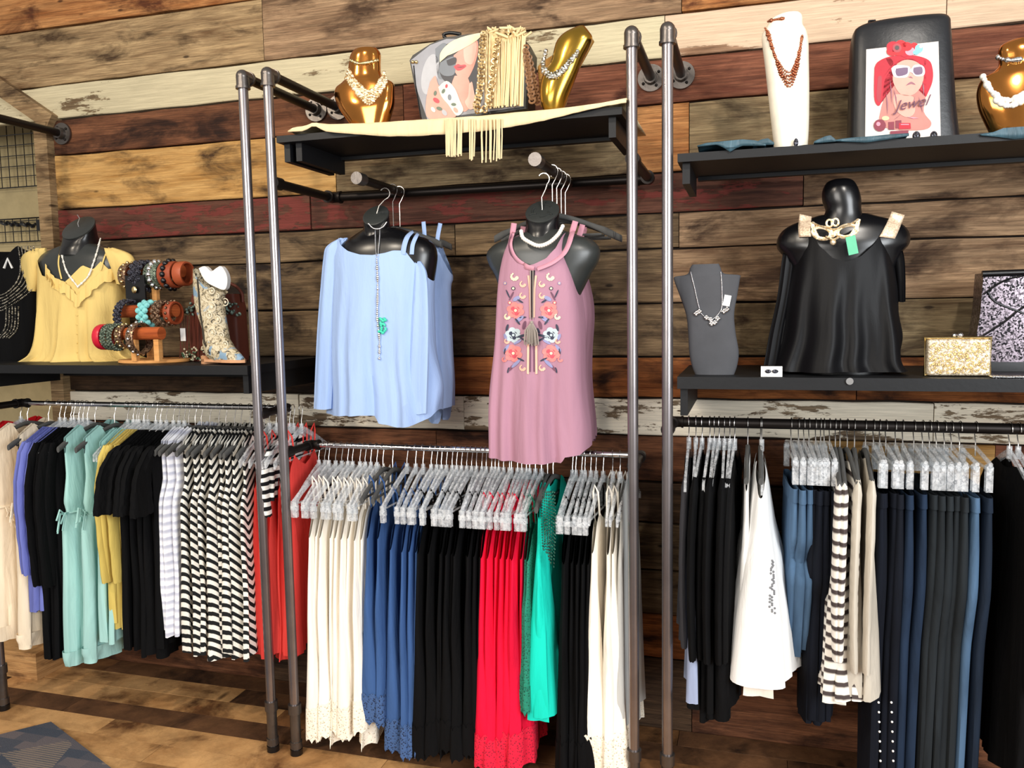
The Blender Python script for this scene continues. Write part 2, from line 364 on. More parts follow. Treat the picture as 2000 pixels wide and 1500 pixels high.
# floor
floor = MB().box((-5.2, -2.2, -0.08), (3.2, 3.5, -0.014)).build('floor', wood('subfloor', hexc('#6b4a30'), hexc('#3a2617')), None, False); floor['kind'] = 'structure'
y = 3.03; k = 0
FM = [FL3, FL2, FL2, FL3, FL1, FL3, FL2, FL1, FL3, FL1, FL2, FL3]
while y > 1.2:
    wd = 0.118; x = -3.9 + (k * 0.37) % 1.0
    mats = [FL2, FL2, FL3, FL2, FL1, FL3, FL1, FL2][k % 8]
    while x < 1.6:
        L = RND.uniform(0.8, 1.5)
        m = mats if RND.random() < 0.7 else RND.choice([FL1, FL2, FL3])
        if k in (4, 5): m = FL1
        elif k > 5: m = RND.choice([FL1, FL1, FL3])
        MB().box((x + 0.001, y - wd + 0.001, -0.014), (x + L - 0.001, y - 0.001, RND.uniform(-0.0008, 0))).build('floor_plank', m, floor, False)
        x += L
    y -= wd; k += 1
MB().box((-3.9, 3.03, -0.014), (-2.9, 3.42, 0)).build('floor_plank', FL3, floor, False)
# grid panels in the alcove
def gridpanel(x0, x1, z0, z1, y, label, sp=0.052):
    t = empty('grid_panel', ((x0+x1)/2, y, z0), label, 'grid panel'); mb = MB(); x = x1
    while x > x0: mb.tube([(x, y, z0), (x, y, z1)], 0.0022, 5); x -= sp
    z = z0
    while z < z1: mb.tube([(x0, y - 0.003, z), (x1, y - 0.003, z)], 0.0022, 5); z += sp
    o = mb.build('wire', M_BLACKP, t); o['kind'] = 'stuff'
    MB().tube([(x0, y, z0), (x1, y, z0), (x1, y, z1), (x0, y, z1)], 0.0035, 6, closed=True).build('frame', M_BLACKP, t)
YA = 3.38
p0 = P(84, 362, YA); p1 = P(84, 438, YA)
gridpanel(p0.x - 0.8, p0.x, p0.z, 2.62, YA, 'black wire grid panel high on the beige alcove wall')
p2 = P(90, 462, YA)
gridpanel(p0.x - 0.8, p2.x, p2.z - 0.02, P(90, 424, YA).z, YA, 'low black wire grid strip on the alcove wall above the embellished dress')
t = empty('belt', P(60, 440, YA - 0.03), 'black scalloped belt with square buckle hanging on the low wire grid', 'belt')
mb = MB(); q = P(0, 436, YA - 0.03); r_ = P(70, 440, YA - 0.03)
mb.tube([q + (r_ - q) * (i / 30.0) + Vector((0, 0, 0.006 * math.sin(i * 1.1))) for i in range(31)], [0.005 + 0.006 * abs(math.sin(i * 0.75)) for i in range(31)], 6, flat=1.0); mb.build('strap', M_BLACKP, t)
a_ = P(79, 440, YA - 0.03); MB().box(a_ - Vector((0.018, 0.008, 0.028)), a_ + Vector((0.018, 0.008, 0.028))).build('buckle', M_BLACKP, t, False)
c_ = PZ(45, 1325, 0)
t = empty('storage_box', (c_.x, c_.y + 0.1, 0), 'plain tan wooden box on the floor beneath the cream tops', 'box')
MB().box((c_.x - 0.3, c_.y, 0), (c_.x + 0.08, c_.y + 0.22, 0.11)).build('body', FL1, t, False); MB().box((c_.x - 0.31, c_.y - 0.008, 0.11), (c_.x + 0.09, c_.y + 0.228, 0.125)).build('lid', FL1, t, False)
# rug
def rugmat():
    m, nt, b = newmat('rug_patchwork'); mp = mapping(nt, (1, 1, 1), rnd=False)
    ck = N(nt, 'ShaderNodeTexBrick'); ck.inputs['Scale'].default_value = 5.0; ck.inputs['Mortar Size'].default_value = 0.0; ck.inputs['Color1'].default_value = (*hexc('#3c4452'), 1); ck.inputs['Color2'].default_value = (*hexc('#6a6062'), 1)
    lk(nt, mp.outputs[0], ck.inputs[0]); wv = N(nt, 'ShaderNodeTexWave'); wv.bands_direction = 'Y'; wv.inputs['Scale'].default_value = 26; lk(nt, mp.outputs[0], wv.inputs[0])
    vo = N(nt, 'ShaderNodeTexVoronoi'); vo.inputs['Scale'].default_value = 5; lk(nt, mp.outputs[0], vo.inputs[0]); sp = N(nt, 'ShaderNodeSeparateColor'); lk(nt, vo.outputs['Color'], sp.inputs[0])
    f = N(nt, 'ShaderNodeMath', operation='MULTIPLY'); lk(nt, wv.outputs['Fac'], f.inputs[0]); g = ramp(nt, sp.outputs[0], [(0.55, (0,0,0)), (0.6, (1,1,1))]); lk(nt, g.outputs[0], f.inputs[1])
    c = mix(nt, f.outputs[0], ck.outputs['Color'], hexc('#8a7a6c')); lk(nt, c, b.inputs['Base Color']); b.inputs['Roughness'].default_value = 0.95
    bp = N(nt, 'ShaderNodeBump'); bp.inputs['Strength'].default_value = 0.7; bp.inputs['Distance'].default_value = 0.004; lk(nt, noise(nt, mp, 300, 2), bp.inputs['Height']); lk(nt, bp.outputs[0], b.inputs['Normal']); return m
c0 = PZ(100, 1415, 0); c1 = PZ(210, 1500, 0); c2 = PZ(0, 1440, 0)
u1 = (c1 - c0).normalized(); u2 = Vector((-abs(u1.y), -abs(u1.x), 0)) if False else (c2 - c0).normalized()
o = MB().prism([c0, c0 + u2 * 1.6, c0 + u2 * 1.6 + u1 * 1.2, c0 + u1 * 1.2], (0, 0, 0.012)).build('rug', rugmat(), None, False)
setp(o, 'grey and blue patchwork rug on the wooden floor at the lower left', 'rug')

# ------------------------------------------------------------------ pipe racks
PY = 2.51; PR = 0.0167
def elbow(mb, c, d1, d2, r):
    c = Vector(c); d1 = Vector(d1); d2 = Vector(d2)
    mb.ball(c, r * 1.35, 0, 14, 9)
    mb.tube([c + d1 * r * 0.3, c + d1 * r * 2.0], r * 1.32, 16); mb.tube([c + d1 * r * 2.0, c + d1 * r * 2.5], r * 1.5, 16)
    mb.tube([c + d2 * r * 0.3, c + d2 * r * 2.0], r * 1.32, 16); mb.tube([c + d2 * r * 2.0, c + d2 * r * 2.5], r * 1.5, 16)
def flange(t, c):
    c = Vector(c); mb = MB(); mb.disc(c - Vector((0, 0.004, 0)), (0, 1, 0), 0.047, 0.008, 0, 24); mb.tube([c - Vector((0, 0.03, 0)), c], [PR * 1.35, PR * 1.6], 16)
    f = mb.build('flange', M_FIT, t)
    f2 = MB()
    for a in range(4): f2.ball(c + Vector((0.033 * math.cos(a * PI/2 + 0.6), -0.009, 0.033 * math.sin(a * PI/2 + 0.6))), 0.0055, 0, 8, 4)
    f2.build('screw', M_PIPED, f)
def rack(xl, xr, label, hi=None, lo=None, name='pipe_rack', lo_r=0.010, lo_mat=None, skipl=False):
    t = empty('pipe_rack', ((xl + xr) / 2, PY, 0), label, 'clothes rack')
    for x in (xl, xr):
        MB().tube([(x, PY, 0.17), (x, PY, 2.40)], PR, 18).build('pole', M_PIPE, t)
        mb = MB(); mb.tube([(x, PY, 0.02), (x, PY, 0.10), (x, PY, 0.155)], PR * 1.12, 16); mb.tube([(x, PY, 0.155), (x, PY, 0.19)], PR * 1.4, 16); mb.tube([(x, PY, 0.025), (x, PY, 0.05)], PR * 1.3, 16)
        mb.build('pole_foot', M_FIT, t)
        MB().tube([(x, PY, 0.0), (x, PY, 0.022)], PR * 1.35, 16).build('rubber_cap', M_BLACKP, t)
        mb = MB(); elbow(mb, (x, PY, 2.405), (0, 0, -1), (0, 1, 0), PR); mb.build('elbow', M_FIT, t)
        MB().tube([(x, PY, 2.405), (x, YW - 0.02, 2.405)], PR, 16).build('wall_arm', M_PIPED, t)
        flange(t, (x, YW - 0.02, 2.405))
    if hi:
        yb, z = hi
        for x in (xl, xr):
            MB().tube([(x, PY, z), (x, yb, z)], PR * 0.95, 14).build('rail_arm', M_PIPED, t)
            mb = MB(); elbow(mb, (x, yb, z), (0, -1, 0), (1 if x == xl else -1, 0, 0), PR * 0.95); mb.build('elbow', M_PIPED, t); mb = MB(); mb.tube([(x, PY + .004, z), (x, PY + 0.05, z)], PR * 1.3, 16); mb.build('tee_fitting', M_PIPED, t)
        MB().tube([(xl, yb, z), (xr, yb, z)], PR * 0.95, 14).build('cross_rail', M_PIPED, t)
    if lo:
        yb, z = lo
        for x in (xl, xr):
            MB().tube([(x, PY, z), (x, yb, z)], PR * 0.85, 14).build('rail_arm', M_PIPED, t)
            mb = MB(); elbow(mb, (x, yb, z), (0, -1, 0), (1 if x == xl else -1, 0, 0), PR * 0.8); mb.build('elbow', M_PIPED, t); mb = MB(); mb.tube([(x, PY + .004, z), (x, PY + 0.045, z)], PR * 1.25, 16); mb.build('tee_fitting', M_PIPED, t)
        MB().tube([(xl + 0.02, yb, z), (xr - 0.02, yb, z)], lo_r, 14).build('hanging_rail', lo_mat or M_CHROME, t)
    return t
RAILY = 2.70
ZL, ZM, ZR = 1.244, 1.108, 1.224
rl = rack(-2.93, -1.672, 'grey steel pipe rack at the left holding cream to coral tops', lo=(RAILY, ZL))
rm = rack(-1.575, -0.347, 'grey steel pipe rack in the middle with two face-out arms', hi=(2.93, 2.045), lo=(RAILY, ZM))
rr = rack(-0.242, 1.03, 'grey steel pipe rack at the right holding white tunics and jeans', lo=(RAILY, ZR), lo_r=0.0165, lo_mat=M_PIPED)
MB().tube([(-2.93, PY, 0.33), (-2.93, 2.95, 0.33)], PR, 14).build('lower_brace', M_PIPED, rl)
for (x, y0) in ((-1.269, 2.55), (-0.625, 2.44)):
    o = MB().tube([(x, y0, 2.045), (x, 2.93, 2.045)], PR * 0.9, 14).build('faceout_arm', M_PIPED, rm)
    mb = MB(); mb.tube([(x, y0 - 0.018, 2.045), (x, y0 + 0.03, 2.045)], PR * 1.25, 18); mb.build('end_cap', M_FIT, rm, label='round steel end cap')

# ------------------------------------------------------------------ shelves
def shelf(x0, x1, y0, ztop, th, label, brk=(), apron=0.0, brh=0.07, yb=YW - 0.02):
    t = empty('wall_shelf', ((x0+x1)/2, (y0 + YW) / 2, ztop - th - brh), label, 'shelf')
    MB().box((x0, y0, ztop - th), (x1, yb, ztop)).build('board', M_SHELF, t, False)
    for x in brk:
        MB().box((x, y0 + 0.03, ztop - th - brh), (x + 0.022, yb - 0.002, ztop - th)).build('bracket', M_SHELF, t, False)
    if apron: MB().box((x0 + 0.04, yb - 0.03, ztop - th - apron), (x1 - 0.04, yb - 0.002, ztop - th)).build('back_cleat', M_SHELF, t, False)
    return t
shelf(-4.0, -1.70, 2.50, 1.417, 0.032, 'black wooden shelf at the left carrying the yellow top and cowboy boot', (-3.02, -1.74), 0.05)
shelf(-1.545, -0.375, 2.50, 2.195, 0.022, 'black wooden shelf high in the middle under the beige fringed runner', (-1.535, -1.49, -0.42), 0.012, 0.06, 2.84)
shelf(-0.212, 1.9, 2.50, 2.046, 0.024, 'black wooden shelf high at the right under the portrait tote bag', (-0.20,), 0.012, 0.06, 2.84)
s4 = shelf(-0.212, 1.9, 2.50, 1.388, 0.036, 'black wooden shelf at the right carrying the black cold-shoulder top', (-0.205,), 0.0, 0.085)
c_ = P(1660, 745, 2.49); MB().disc((c_.x, 2.498, c_.z), (0, 1, 0), 0.010, 0.01, 0, 16).build('round_glint', M_SILV, s4)  # added silver disc standing in for a glint on the shelf edge

# ------------------------------------------------------------------ garments (local frame: x across, z down from the hanging point, front = -y)
def tube_garment(prof, topf, topb, hem, n=44, m=22, amp=0.01, k=3.0, seed=0, pw=0.7, scallop=0.0, vpow=1.2, twist=0.0, v0=0.0, v1=1.0, off=0.0, fine=0.35, asym=0.0):
    rd = random.Random(seed); ph = [rd.uniform(0, 6.28) for _ in range(6)]; fr = [k * rd.uniform(0.85, 1.15), k * rd.uniform(1.7, 2.2), k * rd.uniform(2.8, 3.6)]
    ph2 = [rd.uniform(0, 6.28) for _ in range(6)]
    prof = sorted(prof); zmin = prof[0][0]; rings_ = []
    for i in range(m + 1):
        v = v0 + (v1 - v0) * i / m; ring = []
        for j in range(n):
            a = 2 * PI * j / n; u = math.cos(a); s = math.sin(a); front = s >= 0
            tz = interp(topf if front else topb, u)[0]
            if abs(s) < 0.35: tz = lerp(interp(topb, u)[0], interp(topf, u)[0], (s + 0.35) / 0.7)
            hz = interp(hem, u)[0]
            if scallop: hz += scallop * abs(math.sin(a * 9))
            z = lerp(tz, hz, v); pr = interp(prof, z); hw, hd = pr[0], pr[1]
            yo = pr[2] if len(pr) > 2 else 0; xo = pr[3] if len(pr) > 3 else 0
            A = amp * (v ** vpow); P_ = ph if front else ph2
            d = sum(math.sin(fr[q] * u * PI + P_[q] + twist * v + (0.8 * v if q == 1 else 0)) * (1, 0.55, fine)[q] for q in range(3))
            yy = (hd + off) * (1 if front else -1) * (abs(s) ** pw)
            xx = (hw + off) * u + A * 0.5 * math.sin(3 * v * PI + ph[3]) * 0.5 + asym * v
            edge = min(1, abs(s) * 2.2)
            yy += A * d * edge * (1 if front else (-1 if rd is None else 1)) * (1 if front else 0.8)
            xx += (A * 0.9 * math.sin(5 * v + ph[4 if u > 0 else 5]) + A * 0.5 * math.sin(11 * v + ph[3])) * (1 - edge)
            ring.append(Vector((xx + xo, -yy + yo, z)))
        rings_.append(ring)
    return rings_
def shoulder_top(nu=0.33, dip=0.0, sl=0.055, end=0.12):
    return [(-1.0, -end), (-0.93, -sl), (-nu, -0.004), (-nu * 0.9, -0.004 - dip * 0.35), (-nu*0.5, -0.004 - dip * 0.85), (0, -0.004 - dip), (nu*0.5, -0.004 - dip * 0.85), (nu * 0.9, -0.004 - dip * 0.35), (nu, -0.004), (0.93, -sl), (1.0, -end)]
def flat_hem(z, var=0.0, seed=0):
    rd = random.Random(seed); return [(-1 + 0.25 * i, z + rd.uniform(-var, var)) for i in range(9)]
def garment_parts(kind, L, seed, th=1.0):
    """returns list of (part name, MB, material slot)"""
    out = []; rd = random.Random(seed)
    if kind in ('tank', 'dress'):
        prof = [(-L, 0.215, 0.022 * th), (-L * 0.6, 0.20, 0.017 * th), (-0.27, 0.185, 0.014), (-0.20, 0.158, 0.012), (-0.11, 0.16, 0.010), (0, 0.175, 0.008)]
        R_ = tube_garment(prof, shoulder_top(0.42, 0.10, 0.05, 0.11), shoulder_top(0.42, 0.03, 0.05, 0.11), flat_hem(-L, 0.012, seed), 44, 22, 0.012 * th, 2.4, seed)
        out.append(('body', MB().rings(R_, 0, False, False)))
    elif kind in ('tee', 'long', 'cardigan', 'flutter'):
        prof = [(-L, 0.215, 0.024 * th), (-L * 0.6, 0.20, 0.02 * th), (-0.27, 0.19, 0.015), (-0.18, 0.19, 0.013), (-0.08, 0.2, 0.011), (0, 0.20, 0.008)]
        R_ = tube_garment(prof, shoulder_top(0.36, 0.08, 0.06, 0.10), shoulder_top(0.36, 0.02, 0.06, 0.10), flat_hem(-L, 0.012, seed), 44, 22, 0.012 * th, 2.4, seed)
        out.append(('body', MB().rings(R_, 0, False, False)))
        SLn = {'tee': 0.24, 'long': min(L - 0.04, 0.56), 'cardigan': min(L - 0.10, 0.52), 'flutter': 0.24}[kind]
        for sg in (-1, 1):
            pts = []; rr = []; wob = rd.uniform(0.5, 1.5)
            for i in range(15):
                t = i / 14; pts.append(Vector((sg * (0.178 + 0.045 * math.sin(min(1, t * 2.2) * PI / 2) + (0.03 * t if kind == 'flutter' else -0.01 * t)), 0.008 * math.sin(3 * t * wob), -0.055 - SLn * t)))
                rr.append((0.030 + (0.022 * t if kind == 'flutter' else -0.003 * t) + 0.0015 * math.sin(i * 2.1)) * (0.55 if i == 0 else 1))
            mb = MB(); RR = []
            for p, r in zip(pts, rr): RR.append([p + Vector((math.cos(2*PI*j/14) * r, math.sin(2*PI*j/14) * r * 0.42 + (0.004 * math.sin(j * 2.3) if kind == 'flutter' else 0), 0.002 * math.sin(j * 3))) for j in range(14)])
            mb.rings(RR, 0, True, False); out.append(('sleeve', mb))
    elif kind in ('cami', 'camidress', 'camilace'):
        prof = [(-L, 0.215, 0.026 * th), (-L * 0.55, 0.19, 0.018 * th), (-0.36, 0.172, 0.012), (-0.30, 0.165, 0.012), (-0.14, 0.15, 0.009)]
        topf = [(-1, -0.25), (-0.82, -0.17), (-0.6, -0.14), (-0.3, -0.17), (0, -0.185), (0.3, -0.17), (0.6, -0.14), (0.82, -0.17), (1, -0.25)]
        R_ = tube_garment(prof, topf, [(u, z - 0.02) for u, z in topf], flat_hem(-L, 0.01, seed), 44, 24, 0.014 * th, 2.8, seed, scallop=0.018 if kind == 'camilace' else 0)
        out.append(('body', MB().rings(R_, 0, False, False)))
        if kind == 'camilace':
            R_ = tube_garment(prof, topf, [(u, z - 0.02) for u, z in topf], flat_hem(-L, 0.01, seed), 60, 6, 0.014 * th, 2.8, seed, scallop=0.018, v0=0.84, v1=1.0, off=0.002)
            out.append(('lace_trim', MB().rings(R_, 0, False, False)))
        for sg in (-1, 1):
            mb = MB(); mb.tube([(sg * 0.095, -0.009, -0.150), (sg * 0.11, -0.008, -0.07), (sg * 0.125, 0, -0.045), (sg * 0.11, 0.008, -0.07), (sg * 0.095, 0.009, -0.165)], 0.0035, 5)
            out.append(('strap', mb))
    elif kind == 'tied':
        prof = [(-L, 0.22, 0.040), (-L + .05, 0.222, 0.046), (-L * 0.75, 0.21, 0.044), (-0.40, 0.19, 0.036), (-0.345, 0.165, 0.022), (-0.30, 0.175, 0.030), (-0.20, 0.158, 0.020), (-0.11, 0.16, 0.014), (0, 0.175, 0.008)]
        R_ = tube_garment(prof, shoulder_top(0.42, 0.10, 0.05, 0.11), shoulder_top(0.42, 0.03, 0.05, 0.11), flat_hem(-L, 0.006, seed), 64, 36, 0.010, 4.0, seed)
        out.append(('body', MB().rings(R_, 0, False, False)))
        mb = MB(); hb = tube_garment([(-L, 0.224, 0.043), (-L + .06, 0.226, 0.048)], [(-1, -L + .055), (1, -L + .055)], [(-1, -L + .055), (1, -L + .055)], [(-1, -L - .006), (1, -L - .006)], 64, 3, 0.010, 4.0, seed, v0=0, v1=1); out.append(('hem_band', mb.rings(hb, 0, False, False)))
        mb = MB()
        for q in range(18):
            a_ = rd.uniform(-0.17, 0.10); pts = [Vector((a_, -0.03, -0.345)), Vector((a_ + rd.uniform(-.02, .02), -0.045, -0.36)), Vector((a_ + rd.uniform(-.03, .03), -0.05, -0.345 - rd.uniform(.03, .13)))]; mb.tube(pts, 0.0032, 5)
        for q in range(5): a_ = rd.uniform(-0.19, -0.15); mb.tube([Vector((a_, 0, -.345)), Vector((a_ - .03, -.01, -.33 + rd.uniform(-.02, .02))), Vector((a_ - .05, -.012, -.35 - rd.uniform(0, .06)))], .0035, 5)
        mb.tube([Vector((-0.168 * math.cos(q), -0.030 * math.sin(q), -0.345)) for q in [2*PI*j/20 for j in range(20)]], 0.005, 6, closed=True)
        out.append(('waist_tie', mb))
    elif kind == 'tunic':
        prof = [(-L, 0.25, 0.122), (-L * 0.7, 0.24, 0.098), (-L * .45, 0.22, 0.07), (-0.2, 0.19, 0.045), (-0.1, 0.185, 0.03), (-0.03, 0.18, 0.018), (0, 0.19, 0.010)]
        R_ = tube_garment(prof, shoulder_top(0.36, 0.08, 0.06, 0.10), shoulder_top(0.36, 0.02, 0.06, 0.10), flat_hem(-L, 0.008, seed), 60, 30, 0.010, 2.6, seed, pw=0.85)
        out.append(('body', MB().rings(R_, 0, False, False)))
    elif kind == 'jeans':
        prof = [(-L, 0.10, 0.020), (-L * 0.55, 0.125, 0.022), (-0.42, 0.165, 0.024), (-0.30, 0.17, 0.020), (-0.145, 0.165, 0.012)]
        top = [(-1, -0.150), (0, -0.140), (1, -0.150)]
        R_ = tube_garment(prof, top, top, flat_hem(-L, 0.006, seed), 36, 26, 0.004, 1.2, seed, pw=0.55)
        out.append(('body', MB().rings(R_, 0, False, False)))
        rb = tube_garment([(-0.19, 0.171, 0.0175), (-0.14, 0.167, 0.0145)], [(-1, -0.143), (1, -0.143)], [(-1, -0.143), (1, -0.143)], [(-1, -0.185), (1, -0.185)], 36, 3, 0, 1, seed, pw=0.55)
        out.append(('waistband', MB().rings(rb, 0, False, False)))
    elif kind == 'pants':
        prof = [(-L, 0.12, 0.022), (-L * 0.55, 0.14, 0.018), (-0.3, 0.165, 0.016), (-0.145, 0.155, 0.010)]
        top = [(-1, -0.150), (0, -0.140), (1, -0.150)]
        out.append(('body', MB().rings(tube_garment(prof, top, top, flat_hem(-L, 0.02, seed), 36, 20, 0.010, 2.2, seed, pw=0.6), 0, False, False)))
    return out
_hcache = {}
def hanger(x, yr, zr, rz, kind, label, group, rail_r=0.010):
    """neck point is 0.085 below the rail top; returns z of the neck"""
    key = (kind, rail_r)
    t = empty('clothes_hanger', (x, yr, zr + rail_r), label, 'hanger', group, rz)
    if key not in _hcache:
        s_local[0] = True; L_ = []
        r = rail_r + 0.0035; mb = MB(); c = Vector((0, 0, -rail_r + 0.0))
        # hook curls over the rail: rail runs along local y
        pts = [Vector((-r * math.cos(a), 0, -rail_r + r * math.sin(a))) for a in [PI * q / 8 - 0.35 for q in range(10)]]
        pts += [Vector((r * 0.9, 0, -rail_r - 0.012)), Vector((r * 0.45, 0, -rail_r - 0.030)), Vector((0, 0, -rail_r - 0.045)), Vector((0, 0, -0.100 if kind != 'velvetlong' else -0.165))]
        mb.tube(pts, 0.0017 if kind != 'wire' else 0.0022, 6); L_.append(('hook', mb, M_WIRE))
        NZ = -0.085 if kind != 'velvetlong' else -0.150
        if kind in ('clear', 'clearclip'):
            mb = MB(); top = []; bot = []
            for q in range(13):
                u = -1 + q / 6.0; xx = u * 0.205; zz = NZ - 0.092 * abs(u) ** 1.35 + 0.010 * (1 - abs(u)) ** 4
                h = 0.020 if abs(u) < 0.9 else 0.026
                top.append(Vector((xx, -0.004, zz))); bot.append(Vector((xx, -0.004, zz - h)))
            vs = top + bot; n_ = 13
            V2 = vs + [v + Vector((0, 0.008, 0)) for v in vs]; fs = []
            for q in range(12):
                a0, a1, b0, b1 = q, q + 1, q + n_, q + n_ + 1; o_ = 26
                fs += [(a0, b0, b1, a1), (a0 + o_, a1 + o_, b1 + o_, b0 + o_), (a0, a1, a1 + o_, a0 + o_), (b0, b0 + o_, b1 + o_, b1)]
            fs += [(0, 26, 39, 13), (12, 25, 51, 38)]
            mb.add(V2, fs); mb.tube([(-0.17, 0, NZ - 0.105), (0.17, 0, NZ - 0.105)], 0.0035, 6)
            mb.tube([(0, 0, NZ + 0.018), (0, 0, NZ - 0.02)], 0.008, 8)
            L_.append(('body', mb, M_CLEAR))
            if kind == 'clearclip':
                for sg in (-1, 1):
                    mb = MB(); mb.box((sg * 0.198 - 0.008, -0.008, NZ - 0.150), (sg * 0.198 + 0.008, 0.008, NZ - 0.092)); mb.box((sg * 0.198 - 0.006, -0.011, NZ - 0.125), (sg * 0.198 + 0.006, 0.011, NZ - 0.108)); L_.append(('clip', mb, M_CLEAR))
        elif kind == 'trouser':
            mb = MB(); mb.tube([(-0.16, 0, NZ - 0.012), (0, 0, NZ + 0.012), (0.16, 0, NZ - 0.012)], 0.006, 8); mb.tube([(-0.16, 0, NZ - 0.030), (0.16, 0, NZ - 0.030)], 0.005, 8); L_.append(('body', mb, M_CLEAR))
            for sg in (-1, 1):
                mb = MB(); mb.box((sg * 0.145 - 0.010, -0.009, NZ - 0.092), (sg * 0.145 + 0.010, 0.009, NZ - 0.02)); mb.tube([(sg * 0.145 - 0.012, 0, NZ - 0.022), (sg * 0.145 + 0.012, 0, NZ - 0.022)], 0.009, 8); L_.append(('clip', mb, M_CLEAR))
        else:
            mb = MB(); RR = []
            for q in range(17):
                u = -1 + q / 8.0; xx = u * 0.198; zz = NZ - 0.070 * abs(u) ** 1.4 - 0.008; h = 0.009 if abs(u) < 0.7 else 0.009 + 0.007 * (abs(u) - 0.7) / 0.3 * (1 if abs(u) < .97 else 0.4)
                RR.append([Vector((xx, math.sin(2*PI*j/10) * 0.007, zz + math.cos(2*PI*j/10) * h)) for j in range(10)])
            mb.rings(RR); L_.append(('body', mb, M_VELVET if kind != 'black' else M_BLACKP))
            mb = MB(); mb.tube([(-0.16, 0, NZ - 0.075), (0.16, 0, NZ - 0.075)], 0.004, 6); L_.append(('bar', mb, M_VELVET if kind != 'black' else M_BLACKP))
        objs = []
        for (n_, mb, mt) in L_:
            o = mb.build(n_, mt, None, n_ != 'clip'); o.location = (0, 0, 0); o.parent = t; objs.append(o)
        s_local[0] = False; _hcache[key] = objs
    else:
        for o in _hcache[key]:
            c = o.copy(); c.parent = t; COL.objects.link(c)
    return zr + rail_r - 0.085
_gcache = {}
def rack_garment(name, cat, kind, mats, x, yr, zneck, L, rz, label, group, seed, th=1.0, sy=1.0):
    key = (kind, round(L, 2), seed, th, tuple(mt.name for mt in mats))
    s_local[0] = True
    if key not in _gcache:
        parts = garment_parts(kind, L, seed, th); objs = []
        for (n_, mb) in parts:
            mt = mats[0] if n_ in ('body', 'sleeve', 'strap', 'waistband') else (mats[1] if len(mats) > 1 else mats[0])
            if n_ == 'waistband' and len(mats) > 1: mt = mats[0]
            if n_ == 'pocket': mt = mats[0]
            objs.append((n_, mb, mt))
        if len(objs) == 1:
            o = objs[0][1].build(name, objs[0][2], None, True); root = o
            _gcache[key] = ('single', o.data)
        else:
            root = empty(name, (0,0,0), None, None); ch = []
            for (n_, mb, mt) in objs:
                o = mb.build(n_, mt, None, True); o.location = (0,0,0); o.parent = root; ch.append(o)
            _gcache[key] = ('multi', ch)
    else:
        tp, dt = _gcache[key]
        if tp == 'single': root = bpy.data.objects.new(name, dt); COL.objects.link(root)
        else:
            root = empty(name, (0,0,0), None, None)
            for o in dt: c = o.copy(); c.parent = root; COL.objects.link(c)
    s_local[0] = False
    root.location = (x, yr, zneck); root.rotation_euler = (0, 0, rz); root.scale = (sy, 1.0, 1)
    setp(root, label, cat, group); return root
HB = math.radians(90)
def block(n, px0, px1, zr, kind, mats, hem_py, label, group, cat='top', name=None, hk='clear', rail_r=0.010, drop=0.0, rzv=4, pyref=1000, nvar=5, hemvar=0.018, th=1.0, hang_label=None, hw=0.2, sy=1.0, base_rz=0, seed0=0):
    drop -= 0.012 if (kind in ('tank', 'tee', 'long', 'cardigan', 'flutter', 'tied') and hk == 'velvet') else 0
    if kind == 'jeans': drop -= 0.038
    name = name or {'tank': 'sleeveless_top', 'tied': 'tie_waist_top', 'tee': 'short_sleeve_top', 'long': 'long_sleeve_top', 'cardigan': 'cardigan', 'flutter': 'flutter_sleeve_top', 'cami': 'camisole', 'camilace': 'lace_hem_camisole', 'camidress': 'camisole', 'tunic': 'tunic', 'jeans': 'jeans', 'pants': 'trousers', 'dress': 'dress'}[kind]
    yn = RAILY - hw; objs = []
    for i in range(n):
        t = 0.5 if n == 1 else i / (n - 1); px = lerp(px0, px1, t) + RND.uniform(-1.5, 1.5)
        x = P(px, pyref, yn).x; rz = HB + math.radians(base_rz + RND.uniform(-rzv, rzv))
        zh = P(px, hem_py, yn).z + RND.uniform(-hemvar, hemvar)
        hx = x + RND.uniform(-0.003, 0.003)
        place = '' if (n == 1 or n > 9) else ', ' + ('leftmost' if i == 0 else 'rightmost' if i == n - 1 else ('second', 'third', 'fourth', 'fifth', 'sixth', 'seventh', 'eighth')[i - 1] + ' from left')
        zn = hanger(hx, RAILY, zr, rz, hk, hang_label or ('%s hanger holding %s' % ({'clear': 'clear plastic', 'clearclip': 'clear plastic clip', 'trouser': 'clear plastic trouser', 'velvet': 'grey velvet', 'black': 'black plastic'}[hk], label[0]) + place), 'hangers of ' + group, rail_r)
        zn -= drop
        sd = seed0 + 11 + (i % nvar) * 7
        L = round((zn - zh) / 0.02) * 0.02
        sxx = 1.0 + (0.06 * math.sin(i * 2.7 + px0))
        objs.append(rack_garment(name, cat, kind, mats, hx, RAILY, zn, L, rz, label[1] + place, group, sd, th, sy * sxx))
    return objs
F_CREAM = fabric('cream_knit', hexc('#f4e2c6'), 0.9, 0.5)
F_PERI = fabric('periwinkle', hexc('#7078c0'), 0.9, 0.5)
F_MINT = fabric('mint', hexc('#a6d2cc'), 0.88, 0.4)
F_YEL = fabric('soft_yellow', hexc('#d0b862'), 0.88, 0.5)
F_CORAL = fabric('coral', hexc('#e2453f'), 0.85, 0.5)
F_REDK = fabric('bright_red', hexc('#c01018'), 0.85, 0.4)
F_IVORY = fabric('ivory', hexc('#f7f0e4'), 0.88, 0.5, 0.07)
F_IVL = lace('ivory_lace', hexc('#f3ead8'), hexc('#b9aa90'), 120, 0.25)
F_BLUE = fabric('denim_blue', hexc('#3b5a8c'), 0.88, 0.5)
F_BLUEL = lace('blue_lace', hexc('#3c5a8a'), hexc('#16243f'), 130, 0.33)
F_RED = fabric('crimson', hexc('#e20d38'), 0.85, 0.6, 0.15)
